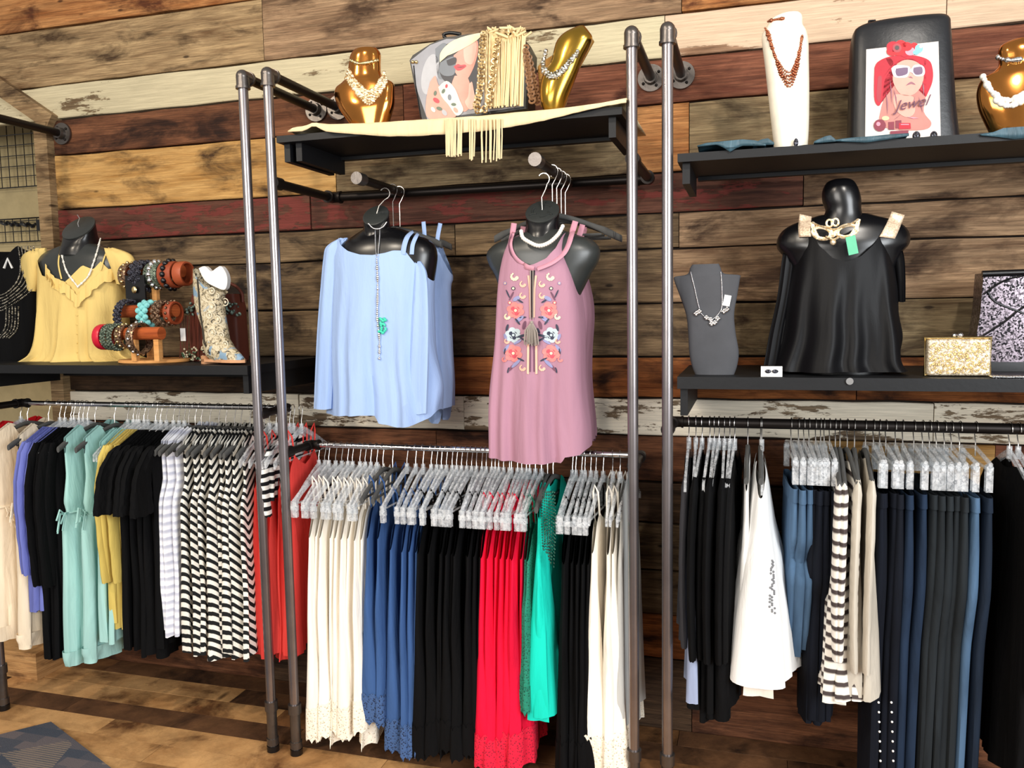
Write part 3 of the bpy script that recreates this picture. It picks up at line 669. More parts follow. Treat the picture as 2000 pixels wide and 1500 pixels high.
F_REDL = lace('crimson_lace', hexc('#dc1038'), hexc('#8c0828'), 130, 0.30)
F_TURQ = fabric('turquoise', hexc('#14d2bc'), 0.8, 0.35, 0.08)
F_GREEN = lace('green_lace', hexc('#1c8068'), hexc('#0e4436'), 140, 0.3)
F_CHAR = fabric('charcoal_knit', hexc('#3a3a3f'), 0.9, 0.4)
F_PALEB = fabric('pale_blue_grey', hexc('#9aa6c4'), 0.9, 0.4)
F_WHITE = fabric('white_cotton', (0.93, 0.93, 0.92), 0.85, 0.35, 0.04)
F_OATM = fabric('oatmeal', hexc('#c4bcae'), 0.92, 0.5, 0.2)
F_PGREY = fabric('pale_grey', hexc('#b9b9b6'), 0.9, 0.4)
def denim(n, c): return fabric(n, hexc(c), 0.85, 0.35, 0.35)
D1 = denim('denim_dark', '#172231'); D2 = denim('denim_mid', '#1c2b40'); D3 = denim('denim_grey', '#1f2428'); D4 = denim('denim_faded', '#48627e'); D5 = denim('denim_navy', '#0b101b')
S_CHEV = stripes('chevron', hexc('#ece7dc'), hexc('#1e1f20'), 0.034, 0.5, 1.0, 0.055)
S_GREYW = stripes('grey_white_stripe', hexc('#f2f2f6'), hexc('#c6c8d6'), 0.030, 0.5, soft=0.15)
S_BW = stripes('bw_stripe', hexc('#f0ece4'), hexc('#17171a'), 0.030, 0.5)
S_WIDE = stripes('wide_stripe', hexc('#ebe6dd'), hexc('#4a4140'), 0.036, 0.56, soft=0.08)
S_VERT = fabric('taupe_cloth', hexc('#8f8576'), 0.92, 0.6, 0.3)

LR = 'on the left rack'
block(1, -38, -38, ZL, 'tee', [F_REDK], 1180, ('the red top', 'bright red top at the far left end of the left rack'), 'red top', drop=-0.02, pyref=900)
block(2, -16, 26, ZL, 'tied', [F_CREAM], 1256, ('the cream tops', 'cream sleeveless top with knotted tassel ties on the left rack'), 'cream tops on the left rack', th=1.6, hk='velvet')
block(3, 48, 70, ZL, 'cardigan', [F_PERI], 1190, ('the periwinkle cardigans', 'periwinkle blue long sleeve cardigan beside the cream tops'), 'periwinkle cardigans on the left rack')
block(4, 78, 104, ZL, 'long', [M_BLACK], 1275, ('the black long sleeve tops on the left rack', 'black long sleeve top between the periwinkle cardigans and mint tops'), 'black long sleeve tops on the left rack')
mint = block(2, 120, 158, ZL, 'tied', [F_MINT], 1290, ('the mint tops', 'mint green sleeveless top with gathered waist ties on the left rack'), 'mint tops on the left rack', th=1.8, hk='velvet')
block(3, 184, 206, ZL, 'tank', [F_MINT], 1250, ('the plain mint tops', 'mint green top partly hidden beside the yellow tops'), 'mint tops beside the yellow tops', th=1.2)
block(3, 208, 226, ZL, 'cardigan', [F_YEL], 1215, ('the yellow tops', 'soft yellow top with ruffled edge on the left rack'), 'yellow tops on the left rack')
block(6, 240, 300, ZL, 'flutter', [M_BLACK], 1272, ('the black flutter sleeve tops', 'black flutter sleeve top between the yellow tops and grey striped tanks'), 'black flutter sleeve tops')
block(3, 308, 334, ZL, 'tank', [S_GREYW], 1240, ('the grey striped tanks', 'white tank with pale grey stripes between black and chevron tops'), 'grey striped tanks', hk='velvet')
block(8, 352, 462, ZL, 'tank', [S_CHEV], 1280, ('the chevron tanks', 'black and white chevron tank on the left rack'), 'chevron tanks on the left rack', hk='velvet', th=1.2)
block(5, 482, 548, ZL, 'camidress', [F_CORAL], 1280, ('the coral tops', 'coral red strappy top at the right end of the left rack'), 'coral tops on the left rack', th=1.3, drop=-0.05, sy=0.78, hw=0.165)
block(1, 524, 524, ZL, 'tee', [S_BW], 975, ('the black and white striped top', 'black and white striped top hanging among the coral tops'), 'striped top', drop=0.0, sy=.8, hw=.165)

block(9, 592, 690, ZM, 'camilace', [F_IVORY, F_IVL], 1440, ('the ivory camisoles', 'ivory camisole with scalloped lace hem on the middle rack'), 'ivory camisoles on the middle rack', hk='clearclip', drop=-0.03, hemvar=0.03)
for i, px in enumerate((570, 582)):
    hanger(P(px, 1000, 2.5).x, RAILY, ZM, HB + math.radians(4 - 9 * i), 'clearclip', ('empty clear hanger first at the left end of the middle rack', 'empty clear hanger second from the left end of the middle rack')[i], None)
block(2, 704, 722, ZM, 'camilace', [F_BLUE, F_BLUEL], 1405, ('the blue camisoles beside the ivory ones', 'shorter blue camisole with lace hem next to the ivory camisoles'), 'shorter blue camisoles', hk='velvet', drop=-0.04, th=1.3)
block(4, 752, 800, ZM, 'camilace', [F_BLUE, F_BLUEL], 1478, ('the longer blue camisoles', 'longer blue camisole with wide lace hem beside the black camisoles'), 'longer blue camisoles', hk='clearclip', th=1.2)
block(12, 812, 925, ZM, 'camilace', [M_BLACK, M_BLACK], 1475, ('the block of black camisoles', 'black camisole hanging between the blue and red camisoles'), 'black camisoles between blue and red', hk='clearclip')
block(9, 932, 1006, ZM, 'camilace', [F_RED, F_REDL], 1500, ('the red camisoles', 'crimson red camisole with lace hem on the middle rack'), 'red camisoles on the middle rack', hk='clearclip', th=1.1)
block(2, 1016, 1028, ZM, 'camilace', [F_GREEN, F_GREEN], 1400, ('the green lace camisoles', 'dark green lace camisole behind the turquoise top'), 'green lace camisoles', hk='clearclip')
block(2, 1040, 1052, ZM, 'tank', [F_TURQ], 1405, ('the turquoise tops', 'bright turquoise sleeveless top on the middle rack'), 'turquoise tops', hk='velvet', th=2.0, drop=0.02)
block(6, 1092, 1140, ZM, 'camilace', [M_BLACK, M_BLACK], 1520, ('the black camisoles beside the turquoise top', 'black camisole between the turquoise and long ivory camisoles'), 'black camisoles beside turquoise', hk='clearclip')
block(3, 1156, 1192, ZM, 'camilace', [F_IVORY, F_IVL], 1512, ('the long ivory camisoles', 'long ivory camisole near the right end of the middle rack'), 'long ivory camisoles', hk='clear', th=1.5, drop=-0.04)
block(1, 1214, 1214, ZM, 'tank', [F_PGREY], 1440, ('the pale grey top', 'pale grey sleeveless top last at the right end of the middle rack'), 'pale grey top', hk='clear', drop=-0.02, sy=.82, hw=.17)

block(1, 1338, 1338, ZR, 'long', [F_CHAR], 1262, ('the charcoal top', 'charcoal long sleeve top at the left end of the right rack'), 'charcoal top', rail_r=0.0165, drop=0.02, hk='clear', sy=.85)
block(1, 1352, 1352, ZR, 'tank', [F_PALEB], 1385, ('the pale blue top', 'pale blue grey top hanging low behind the charcoal top'), 'pale blue top', rail_r=0.0165, drop=0.1, hk='clear')
block(7, 1366, 1432, ZR, 'long', [M_BLACK], 1395, ('the black tops on the right rack', 'black long sleeve top between the charcoal top and white tunic'), 'black tops on the right rack', rail_r=0.0165, drop=0.02, hk='clear', hemvar=0.03)
tun = block(1, 1484, 1484, ZR, 'tunic', [F_WHITE], 1318, ('the white tunic', 'flared white tunic with beaded edge on the right rack'), 'white tunic', rail_r=0.0165, drop=0.03, hk='velvet', rzv=0)
tun2 = block(1, 1490, 1490, ZR, 'tank', [F_IVORY], 1355, ('the ivory slip', 'ivory slip top showing below the white tunic'), 'ivory slip', rail_r=0.0165, drop=0.06, hk='clear', rzv=0, th=2.4)
block(1, 1458, 1458, ZR, 'tank', [F_WHITE], 1240, ('the narrow white top', 'narrow white top squeezed left of the flared white tunic'), 'narrow white top', rail_r=0.0165, drop=0.02, hk='velvet', rzv=1)
block(3, 1550, 1578, ZR, 'jeans', [D4], 1300, ('the faded jeans', 'light faded blue jeans beside the flared white tunic'), 'faded jeans', cat='jeans', rail_r=0.0165, hk='trouser')
block(5, 1588, 1630, ZR, 'jeans', [D5], 1440, ('the navy jeans', 'dark navy jeans between the faded jeans and striped tops'), 'navy jeans', cat='jeans', rail_r=0.0165, hk='trouser')
block(3, 1640, 1668, ZR, 'cardigan', [S_WIDE], 1370, ('the wide striped tops', 'white top with wide dark horizontal stripes on the right rack'), 'wide striped tops', rail_r=0.0165, drop=0.03, hk='velvet', th=1.7)
block(2, 1684, 1704, ZR, 'long', [F_OATM], 1365, ('the oatmeal cardigans', 'oatmeal grey long cardigan beside the wide striped tops'), 'oatmeal cardigans', rail_r=0.0165, drop=0.02, hk='velvet', th=1.3)
dots = block(4, 1722, 1766, ZR, 'jeans', [D5], 1600, ('the dark jeans by the oatmeal cardigans', 'very dark navy jeans just right of the oatmeal cardigans'), 'very dark jeans', cat='jeans', rail_r=0.0165, hk='trouser')
for i, (px, dm, dl) in enumerate([(1792, D2, 'mid blue jeans third from the mid rail gap right of very dark jeans'), ]): pass
block(2, 1786, 1806, ZR, 'jeans', [D2], 1600, ('the mid blue jeans', 'mid blue jeans between very dark and grey jeans'), 'mid blue jeans', cat='jeans', rail_r=0.0165, hk='trouser')
block(5, 1826, 1888, ZR, 'jeans', [D3], 1600, ('the washed grey jeans', 'washed grey denim jeans near the right end of the right rack'), 'grey jeans', cat='jeans', rail_r=0.0165, hk='trouser', nvar=2)
block(1, 1906, 1906, ZR, 'jeans', [D4], 1600, ('the single light blue jeans', 'light blue jeans second from the right end of the jeans'), 'single light jeans', cat='jeans', rail_r=0.0165, hk='trouser')
block(1, 1938, 1938, ZR, 'jeans', [D1], 1600, ('the last jeans', 'dark blue jeans last at the right end of the jeans row'), 'last jeans', cat='jeans', rail_r=0.0165, hk='trouser')
block(2, 2010, 2030, ZR, 'long', [M_BLACK], 1560, ('the black garments at the right edge', 'long black garment at the far right edge of the photo'), 'black garments at the right edge', rail_r=0.0165, drop=0.02, hk='clear')

# ------------------------------------------------------------------ display helpers (shapes given at their own distance Y)
def S(px, py, Y, n): return (P(px + n, py, Y) - P(px, py, Y)).length
def dense(rows, k=4):
    out = []
    for i in range(len(rows) - 1):
        p0 = rows[max(i-1, 0)]; p1 = rows[i]; p2 = rows[i+1]; p3 = rows[min(i+2, len(rows)-1)]
        for q in range(k):
            t = q / k
            out.append(tuple(0.5 * ((2*b) + (-a + c) * t + (2*a - 5*b + 4*c - d) * t*t + (-a + 3*b - 3*c + d) * t**3) for a, b, c, d in zip(p0, p1, p2, p3)))
    out.append(tuple(rows[-1])); return out
def loft(rows, Y, n=32, pw=0.85, k=4, lean=0.0):
    """rows (py, xl, xr, half depth, shift in y)"""
    R_ = []; rows = [tuple(r) + (0,) * (5 - len(r)) for r in rows]
    for (py, xl, xr, hd, dy) in dense(rows, k):
        a = P(xl, py, Y); b = P(xr, py, Y); cx = (a.x + b.x) / 2; hw = abs(b.x - a.x) / 2; z = P((xl + xr) / 2, py, Y).z
        R_.append([Vector((cx + hw * math.cos(2*PI*j/n), Y + dy - max(hd, 0.002) * math.copysign(abs(math.sin(2*PI*j/n)) ** pw, math.sin(2*PI*j/n)), z)) for j in range(n)])
    return R_
def bvh_of(*objs):
    vs = []; fs = []
    for o in objs:
        b = len(vs); off = o.location.copy(); p = o.parent
        while p: off += p.location; p = p.parent
        vs += [v.co + off for v in o.data.vertices]; fs += [tuple(i + b for i in pl.vertices) for pl in o.data.polygons]
    return BVHTree.FromPolygons(vs, fs)
def cast(bv, px, py, off, Y):
    d = (P(px, py, Y) - CAMP).normalized(); h = bv.ray_cast(CAMP, d) if bv else (None,)
    q = h[0] if h[0] is not None else P(px, py, Y)
    return q - d * off
def curve_px(pts, n):
    d = dense([tuple(p) for p in pts], 10); L = [0]
    for a, b in zip(d, d[1:]): L.append(L[-1] + math.hypot(b[0]-a[0], b[1]-a[1]))
    out = []
    for i in range(n):
        t = L[-1] * i / max(1, n - 1); j = 0
        while j < len(L) - 2 and L[j+1] < t: j += 1
        f_ = (t - L[j]) / max(1e-6, L[j+1] - L[j]); out.append((lerp(d[j][0], d[j+1][0], f_), lerp(d[j][1], d[j+1][1], f_)))
    return out
def beads(bv, pts, n, r, Y, mb=None, jit=0.0, mi=0, off=None, sc=(1,1,1)):
    mb = mb or MB()
    for (x, y) in curve_px(pts, n):
        mb.ball(cast(bv, x, y, (off if off is not None else r * 0.7), Y), r * RND.uniform(1 - jit, 1 + jit), mi, 8, 5, sc)
    return mb
def decal(mb, bv, pts, mi, off, Y, smooth=0):
    if smooth: pts = dense([tuple(p) for p in pts + [pts[0]]], smooth)[:-1]
    cx = sum(p[0] for p in pts) / len(pts); cy = sum(p[1] for p in pts) / len(pts)
    vs = [cast(bv, cx, cy, off, Y)] + [cast(bv, x, y, off, Y) for x, y in pts]; n = len(pts)
    mb.add(vs, [(0, i + 1, (i + 1) % n + 1) for i in range(n)], mi)
def ell(cx, cy, rx, ry=None, a=0, n=14):
    ry = ry or rx; return [(cx + rx*math.cos(t)*math.cos(a) - ry*math.sin(t)*math.sin(a), cy + rx*math.cos(t)*math.sin(a) + ry*math.sin(t)*math.cos(a)) for t in [2*PI*i/n for i in range(n)]]
def fg(name, mat, rows, topf, topb, hem, Y, parent=None, n=120, m=60, amp=0.012, k=3.0, seed=0, scallop=0, pw=0.8, vpow=1.2, **kw):
    rows = sorted(rows); mid = rows[len(rows)//2]; org = P((rows[0][1]+rows[0][2])/2, rows[0][0], Y)
    prof = []
    for r in dense([tuple(q) for q in rows], 3):
        a = P(r[1], r[0], Y); b = P(r[2], r[0], Y); prof.append((P((r[1]+r[2])/2, r[0], Y).z - org.z, (b.x - a.x) / 2, r[3], 0, (a.x + b.x) / 2 - org.x))
    prof.sort()
    def cv(L_):
        o_ = []
        for (x, y) in L_:
            w_ = P(x, y, Y); pr = interp(prof, w_.z - org.z); o_.append((max(-1, min(1, (w_.x - org.x - pr[3]) / pr[0])), w_.z - org.z))
        o_.sort(); o_ = [(-1.01, o_[0][1])] + o_ + [(1.01, o_[-1][1])]; return o_
    R_ = tube_garment(prof, cv(topf), cv(topb), cv(hem), n, m, amp, k, seed, pw, scallop, vpow)
    R_ = [[v + org for v in r] for r in R_]
    return MB().rings(R_, 0, False, False).build(name, mat, parent, True, **kw)
def ribbon(pts, Y, r, mat, name, parent, bv=None, off=0.003, flat=0.3, n=8, **kw):
    c = [cast(bv, x, y, off, Y) for x, y in curve_px(pts, max(6, len(pts) * 5))]
    return MB().tube(c, r, n, flat=flat).build(name, mat, parent, True, **kw)
def neck(t, pxc, pyt, pyb, wpx, Y, mat, tilt=0.6, top=None):
    r = S(pxc, pyt, Y, wpx / 2); a = P(pxc, pyb, Y); b = P(pxc, pyt + wpx * 0.3, Y); R_ = []
    ax = Vector((0, -tilt, 1)).normalized(); c = b + Vector((0, -0.01, 0)); X_ = Vector((1, 0, 0)); Y_ = ax.cross(X_)
    for i in range(9):
        f_ = i / 8; ctr = a.lerp(c, f_); nrm = Vector((0, 0, 1)).lerp(ax, f_ ** 1.5).normalized(); yy = nrm.cross(X_).normalized(); rr = r * (1.22 - 0.22 * min(1, f_ * 1.6))
        R_.append([ctr + X_ * math.cos(2*PI*j/28) * rr + yy * math.sin(2*PI*j/28) * rr for j in range(28)])
    MB().rings(R_, 0, True, True).build('neck', mat, t)
    mb = MB(); mb.tube([c - ax * 0.002, c + ax * 0.004, c + ax * 0.006], [r * 1.02, r * 1.02, r * 0.93], 28); cap = mb.build('neck_cap', top or M_GREYP, t)
    return c, ax, r
def hookwire(t, base, top, up=0.0):
    r = 0.019; b = Vector(base); c = Vector(top)
    pts = [b, b + (c - b) * 0.45 + Vector((-0.004, 0, 0)), b + (c - b) * 0.7 + Vector((0.008, 0, 0))] + [c + Vector((r * math.cos(a), 0, r * math.sin(a))) for a in [-0.9 + 0.42 * q for q in range(9)]]
    MB().tube(pts, 0.0022, 6).build('hook', M_WIRE, t)

# ------------------------------------------------------------------ blue top on a hanging torso form
YB = 2.70
t = empty('torso_form', P(745, 700, YB), 'glossy black hanging torso form wearing the light blue cold-shoulder top', 'mannequin')
rows = [(447, 712, 780, .045), (460, 690, 812, .055), (474, 668, 840, .07), (495, 655, 852, .08), (530, 655, 850, .085), (600, 665, 838, .09), (680, 668, 835, .08), (760, 668, 838, .075)]
tb = MB().rings(loft(rows, YB)).build('torso', M_BLACKP, t)
c, ax, r = neck(t, 737, 408, 470, 48, YB - 0.0, M_BLACKP, 1.2)
hookwire(t, c, P(752, 378, YB))
F_SKY = fabric('sky_blue', hexc('#9db6e0'), 0.85, 0.4, 0.06)
top = empty('cold_shoulder_top', P(745, 820, YB), 'light blue long sleeve cold-shoulder top on the front torso form', 'top')
rows = [(465, 664, 812, .075), (500, 655, 838, .092), (540, 654, 846, .10), (600, 650, 845, .105), (700, 648, 850, .11), (760, 648, 858, .115), (830, 648, 866, .12)]
tf = [(640, 500), (662, 474), (672, 466), (680, 480), (700, 493), (725, 500), (750, 501), (772, 497), (786, 492), (806, 492), (816, 505), (830, 525), (850, 548)]
tbk = [(640, 500), (664, 472), (690, 462), (740, 466), (780, 466), (806, 485), (850, 548)]
he = [(640, 805), (660, 808), (700, 805), (735, 803), (757, 806), (762, 818), (800, 827), (825, 824), (850, 812), (880, 800)]
body = fg('body', F_SKY, rows, tf, tbk, he, YB, top, amp=0.016, k=2.4, seed=5)
bvb = bvh_of(body)
def sleeve(path, Y, mat, parent, name='sleeve', ph=0.0, flat=0.55, cuff=False):
    P_ = dense([tuple(p) for p in path], 5); pts = []; rr = []
    R_ = []
    for i, (x, y, w_, dy) in enumerate(P_):
        c_ = P(x, y, Y) + Vector((0, dy, 0)); r_ = S(x, y, Y, w_ / 2)
        R_.append([c_ + Vector((math.cos(2*PI*j/22) * r_, math.sin(2*PI*j/22) * r_ * flat + 0.003 * math.sin(j * 1.9 + ph), 0.001 * math.sin(j))) * 1.0 for j in range(22)])
    return MB().rings(R_, 0, True, False).build(name, mat, parent)
sleeve([(676, 466, 16, -.02), (664, 482, 34, -.03), (660, 505, 38, -.03), (655, 560, 36, -.035), (650, 640, 36, -.04), (646, 720, 36, -.04), (642, 796, 34, -.04)], YB, F_SKY, top, ph=1)
sleeve([(826, 512, 14, -.05), (834, 540, 26, -.06), (836, 620, 34, -.07), (834, 710, 38, -.075), (830, 802, 40, -.075)], YB, F_SKY, top, ph=2)
ribbon([(787, 497), (790, 478), (796, 462), (806, 452)], YB, 0.0095, F_SKY, 'strap', top, bvh_of(tb), 0.004)
ribbon([(804, 497), (806, 478), (812, 463), (816, 456)], YB, 0.008, F_SKY, 'strap', top, bvh_of(tb), 0.004)
# top behind it
top = empty('cold_shoulder_top', P(845, 820, 2.84), 'second light blue cold-shoulder top on a grey hanger behind the torso form', 'top')
rows = [(480, 800, 868, .03), (540, 778, 884, .04), (560, 778, 880, .04), (620, 780, 880, .05), (700, 778, 886, .055), (830, 770, 890, .06)]
fg('body', F_SKY, rows, [(780, 500), (800, 490), (840, 490), (862, 492), (868, 505), (884, 536)], [(780, 500), (860, 480), (884, 536)], [(770, 790), (840, 800), (850, 822), (868, 824), (870, 796), (890, 792)], 2.84, top, 80, 40, 0.012, 2.6, 9)
ribbon([(828, 494), (829, 460), (827, 433)], 2.82, 0.008, F_SKY, 'strap', top, None, 0)
ribbon([(852, 494), (855, 462), (860, 436)], 2.82, 0.008, F_SKY, 'strap', top, None, 0)
hanger(-1.269, 2.82, 2.045, math.radians(-6), 'velvetlong', 'grey hanger holding the second blue top behind the torso form', None, 0.016)
hanger(-1.269, 2.88, 2.045, math.radians(5), 'velvetlong', 'empty grey hanger at the back of the left face-out arm', None, 0.016)
# long necklace
nk = empty('long_necklace', P(740, 700, YB - .1), 'long silver and turquoise necklace hanging down the light blue top', 'necklace')
mb = beads(bvb, [(720, 437), (728, 445), (738, 447), (748, 443), (755, 434)], 22, 0.003, YB - .07, None, 0, 0, 0.01)
mb = beads(bvh_of(body, tb), [(733, 446), (733, 470), (735, 500)], 26, 0.002, YB, mb, 0, 0, 0.004); mb = beads(bvh_of(body, tb), [(742, 446), (741, 470), (738, 500)], 26, 0.002, YB, mb, 0, 0, 0.004)
mb = beads(bvb, [(736, 505), (738, 560), (737, 620), (741, 660), (741, 700)], 50, 0.0045, YB, mb, 0.5, 0, 0.004); mb.build('chain', M_SILV, nk)
mb = MB(); [mb.ball(cast(bvb, 745 + RND.uniform(-5, 9), 635 + RND.uniform(-14, 16), 0.006, YB), 0.005, 0, 7, 4) for _ in range(26)]; mb.build('turquoise_charm', plain('turq_stone', hexc('#3fcfae'), 0.3), nk, label='turquoise green bead cluster')

# ------------------------------------------------------------------ mauve embroidered top on a hanging torso form
YP = 2.58
t = empty('torso_form', P(1060, 800, YP), 'charcoal hanging torso form wearing the mauve embroidered halter top', 'mannequin')
rows = [(450, 1035, 1095, .05), (462, 1000, 1130, .06), (474, 968, 1158, .07), (492, 952, 1172, .078), (515, 957, 1168, .08), (545, 972, 1150, .082), (620, 990, 1120, .08), (720, 985, 1135, .08)]
tp = MB().rings(loft(rows, YP)).build('torso', M_GREYP, t)
c, ax, r = neck(t, 1061, 396, 475, 64, YP, M_BLACKP, 1.0)
mb = MB()
for a in range(3):
    an = a * 2.094 + 0.5; Xv = Vector((1, 0, 0)); Yv = ax.cross(Xv)
    f_ = lambda q, rr: c + ax * 0.0075 + Xv * math.cos(q) * r * rr + Yv * math.sin(q) * r * rr
    mb.tube([f_(an + 0.15 * q, 0.58) for q in range(8)], 0.0022, 5); mb.tube([f_(an + 1.05, 0.80), f_(an + 1.05, 0.58), f_(an + 1.3, 0.42)], 0.0022, 5)
o = mb.build('moulded_arrows', M_GREYP, t); o['kind'] = 'stuff'
hookwire(t, c, P(1062, 350, YP))
F_MAUVE = fabric('mauve', hexc('#a97e90'), 0.85, 0.3, 0.07)
F_PINKB = fabric('pink_binding', hexc('#c48c9c'), 0.85, 0.2, 0.05)
M_SLIT = plain('dark_slit', hexc('#2c2428'), 0.9)
prow = [(455, 1006, 1110, .088), (480, 999, 1110, .104), (500, 992, 1112, .110), (540, 984, 1126, .112), (600, 978, 1136, .112), (680, 974, 1138, .110), (780, 970, 1142, .115), (895, 966, 1146, .12)]
def pink_body(parent, seed, amp=0.014, n=120):
    tf = [(996, 470), (1003, 458), (1006, 480), (1013, 500), (1028, 517), (1044, 523), (1060, 519), (1082, 508), (1098, 488), (1106, 466), (1112, 456)]
    tb_ = [(996, 470), (1003, 458), (1055, 475), (1106, 466), (1112, 456)]
    return fg('body', F_MAUVE, prow, tf, tb_, [(960, 884), (1000, 889), (1060, 893), (1110, 893), (1114, 883), (1140, 880), (1150, 872), (1180, 868)], YP, parent, n, 64, amp, 2.2, seed, pw=0.38)
top = empty('halter_top', P(1060, 890, YP), 'mauve halter top with floral embroidery on the front torso form', 'top')
body = pink_body(top, 3); bvp = bvh_of(body); bvt = bvh_of(tp, body)
ribbon([(1004, 436), (1001, 455), (996, 478), (1001, 497), (1012, 511), (1028, 521), (1043, 526)], YP, 0.0095, F_PINKB, 'neck_binding', top, bvt, 0.003, 0.4)
ribbon([(1124, 432), (1117, 455), (1110, 478), (1100, 496), (1082, 511), (1066, 519), (1050, 525)], YP, 0.0095, F_PINKB, 'neck_binding', top, bvt, 0.003, 0.4)
em_m = [plain('thread_peach', hexc('#eab49c'), 0.7), plain('thread_coral', hexc('#e8807c'), 0.7), plain('thread_grey_blue', hexc('#b9c6cc'), 0.7), plain('thread_navy', hexc('#2f3348'), 0.7),
        plain('thread_cream', hexc('#eed9b4'), 0.7), plain('thread_lilac', hexc('#8f8fb8'), 0.7), plain('thread_deep_pink', hexc('#c9505e'), 0.7), M_SLIT, plain('thread_plum', hexc('#6a4258'), 0.7)]
def q5(x, y): return (940 + x / 5.0, 480 + y / 5.0)
emb = MB()
def D(pts, mi, off=0.0022, sm=0): decal(emb, bvp, [q5(*p) for p in pts], mi, off, YP, sm)
for sx in (-1, 1):
    X = lambda x: 497 + sx * (x - 497) if sx == 1 else 497 - (x - 497)
    def flower(x, y, r_, c1, c2, c3):
        for q in range(6): a = q * PI / 3 + 0.3; D(ell(X(x) + r_*.62*math.cos(a), y + r_*.62*math.sin(a), r_*.46, r_*.40), c1, 0.0020)
        for q in range(5): a = q * PI * .4; D(ell(X(x) + r_*.36*math.cos(a), y + r_*.36*math.sin(a), r_*.26), c2 if q % 2 else c1, 0.0028)
        D(ell(X(x), y, r_ * .30), c2, 0.0034); D(ell(X(x), y, r_ * .17), c3, 0.004)
        for q in range(4): a = q * PI / 2 + 0.8; D(ell(X(x) + r_*.45*math.cos(a), y + r_*.45*math.sin(a), r_*.05, r_*.2, a), c2, 0.0036, 0)
    def leaf(x, y, l, w_, a, c_): a_ = a if sx == 1 else PI - a; D(ell(X(x), y, l, w_, a_), c_, 0.0024)
    def comma(x, y, r_, c_):
        for q in range(7): a = 0.5 + q * 0.62; D(ell(X(x) + r_*.7*math.cos(a), y + r_*.7*math.sin(a), r_*(.42 - .035*q)), c_, 0.0022 + q * 0.0001)
    flower(660, 632, 82, 1, 6, 4); flower(682, 872, 76, 2, 3, 2); flower(682, 1050, 84, 1, 6, 4)
    comma(672, 300, 42, 4); comma(590, 372, 34, 0); comma(592, 485, 34, 0); comma(742, 690, 32, 4); comma(592, 1190, 34, 0); comma(745, 930, 28, 0); comma(770, 1110, 26, 1)
    for (x, y, r_, a_, b_) in ((682, 416, 19, 3, 4), (716, 556, 17, 6, 4), (762, 366, 15, 5, 0)): D(ell(x if sx == 1 else X(x), y, r_), a_, .0024); D(ell(X(x), y, r_ * .6), b_, .003)
    for (x, y, l, w_, a, c_) in ((650, 515, 40, 20, 0.5, 5), (615, 540, 34, 9, 2.6, 3), (700, 490, 50, 8, 1.1, 8), (735, 470, 46, 7, 2.0, 3), (620, 715, 46, 20, 0.6, 5), (640, 740, 40, 10, 2.2, 3), (575, 775, 44, 16, 1.3, 8), (590, 700, 36, 9, 0.1, 3),
                             (742, 800, 36, 12, 1.3, 3), (600, 880, 52, 12, 0.3, 3), (585, 915, 46, 9, 2.6, 3), (640, 940, 44, 12, 0.5, 5), (760, 890, 34, 14, 1.9, 5), (750, 1000, 44, 16, 0.9, 5), (765, 1030, 30, 8, 1.4, 3),
                             (655, 1150, 60, 16, 0.75, 5), (700, 1190, 44, 12, 0.9, 8), (610, 1110, 40, 9, 2.7, 3), (730, 1215, 30, 9, 1.3, 3), (560, 830, 30, 10, 1.2, 3)): leaf(x, y, l, w_, a, c_)
    D([(X(523), 290), (X(545), 290), (X(528), 420), (X(524), 700), (X(508), 700), (X(510), 420)], 0, 0.0026)
    D([(X(525), 960), (X(547), 960), (X(550), 1250), (X(528), 1255)], 0, 0.0026)
    D([(X(508), 960), (X(522), 960), (X(524), 1230), (X(510), 1230)], 8, 0.0024)
D([(482, 240), (525, 240), (512, 420), (505, 700), (492, 700), (490, 420)], 7, 0.003)
o = emb.build('embroidery', em_m, top, False, label='coral, blue and cream floral embroidery with a keyhole slit'); o['kind'] = 'stuff'
mb = MB()
for i in range(46):
    xx = RND.uniform(-1, 1); a0 = cast(bvp, 1038.5, 628, 0.010, YP); a1 = cast(bvp, 1038 + xx * 15, 640 + RND.uniform(24, 36), 0.008 + RND.uniform(0, .012), YP); mm = (a0 + a1) / 2 + Vector((xx * 0.008, -0.005, 0.003)); mb.tube([a0, mm, a1], 0.0014, 4)
for ln in (1036, 1041): mb.tube([cast(bvp, ln, y, 0.006, YP) for y in range(528, 632, 8)], 0.0016, 5)
mb.ball(cast(bvp, 1038.5, 630, 0.010, YP), 0.006)
mb.build('tassel', fabric('tassel_grey', hexc('#9a9088'), 0.9, 0.2), top, kind='stuff', label='grey beige tassel on a cord')
bp = empty('halter_top', P(1060, 890, YP), 'mauve halter top hanging behind the embroidered one', 'top', 'mauve halter tops behind the front one')
b2 = pink_body(bp, 8, 0.020, 90)
for st in ([(1004, 436), (1001, 455), (996, 470)], [(1124, 432), (1117, 455), (1110, 470)]): ribbon(st, YP - .07, 0.009, F_PINKB, 'strap', bp)
bp.location += Vector((0.0, 0.11, 0))
for dx, dy in ((-0.008, 0.18), (-0.02, 0.25)):
    c_ = bp.copy(); COL.objects.link(c_); c_.location = bp.location + Vector((dx, dy - 0.11, 0))
    for o in list(bp.children): d = o.copy(); d.parent = c_; COL.objects.link(d)
for i, (yy, rz) in enumerate(((2.645, 2), (2.71, -3), (2.775, 4), (2.84, -2))):
    hanger(-0.625, yy, 2.045, math.radians(rz), 'velvetlong', 'grey velvet hanger on the right face-out arm behind the torso form', 'grey hangers on the right face-out arm', 0.016)
nk = beads(None, [(1018, 452), (1021, 464), (1034, 473), (1052, 480), (1072, 474), (1090, 458), (1099, 442)], 26, 0.0068, YP - 0.10).build('pearl_necklace', M_PEARL)
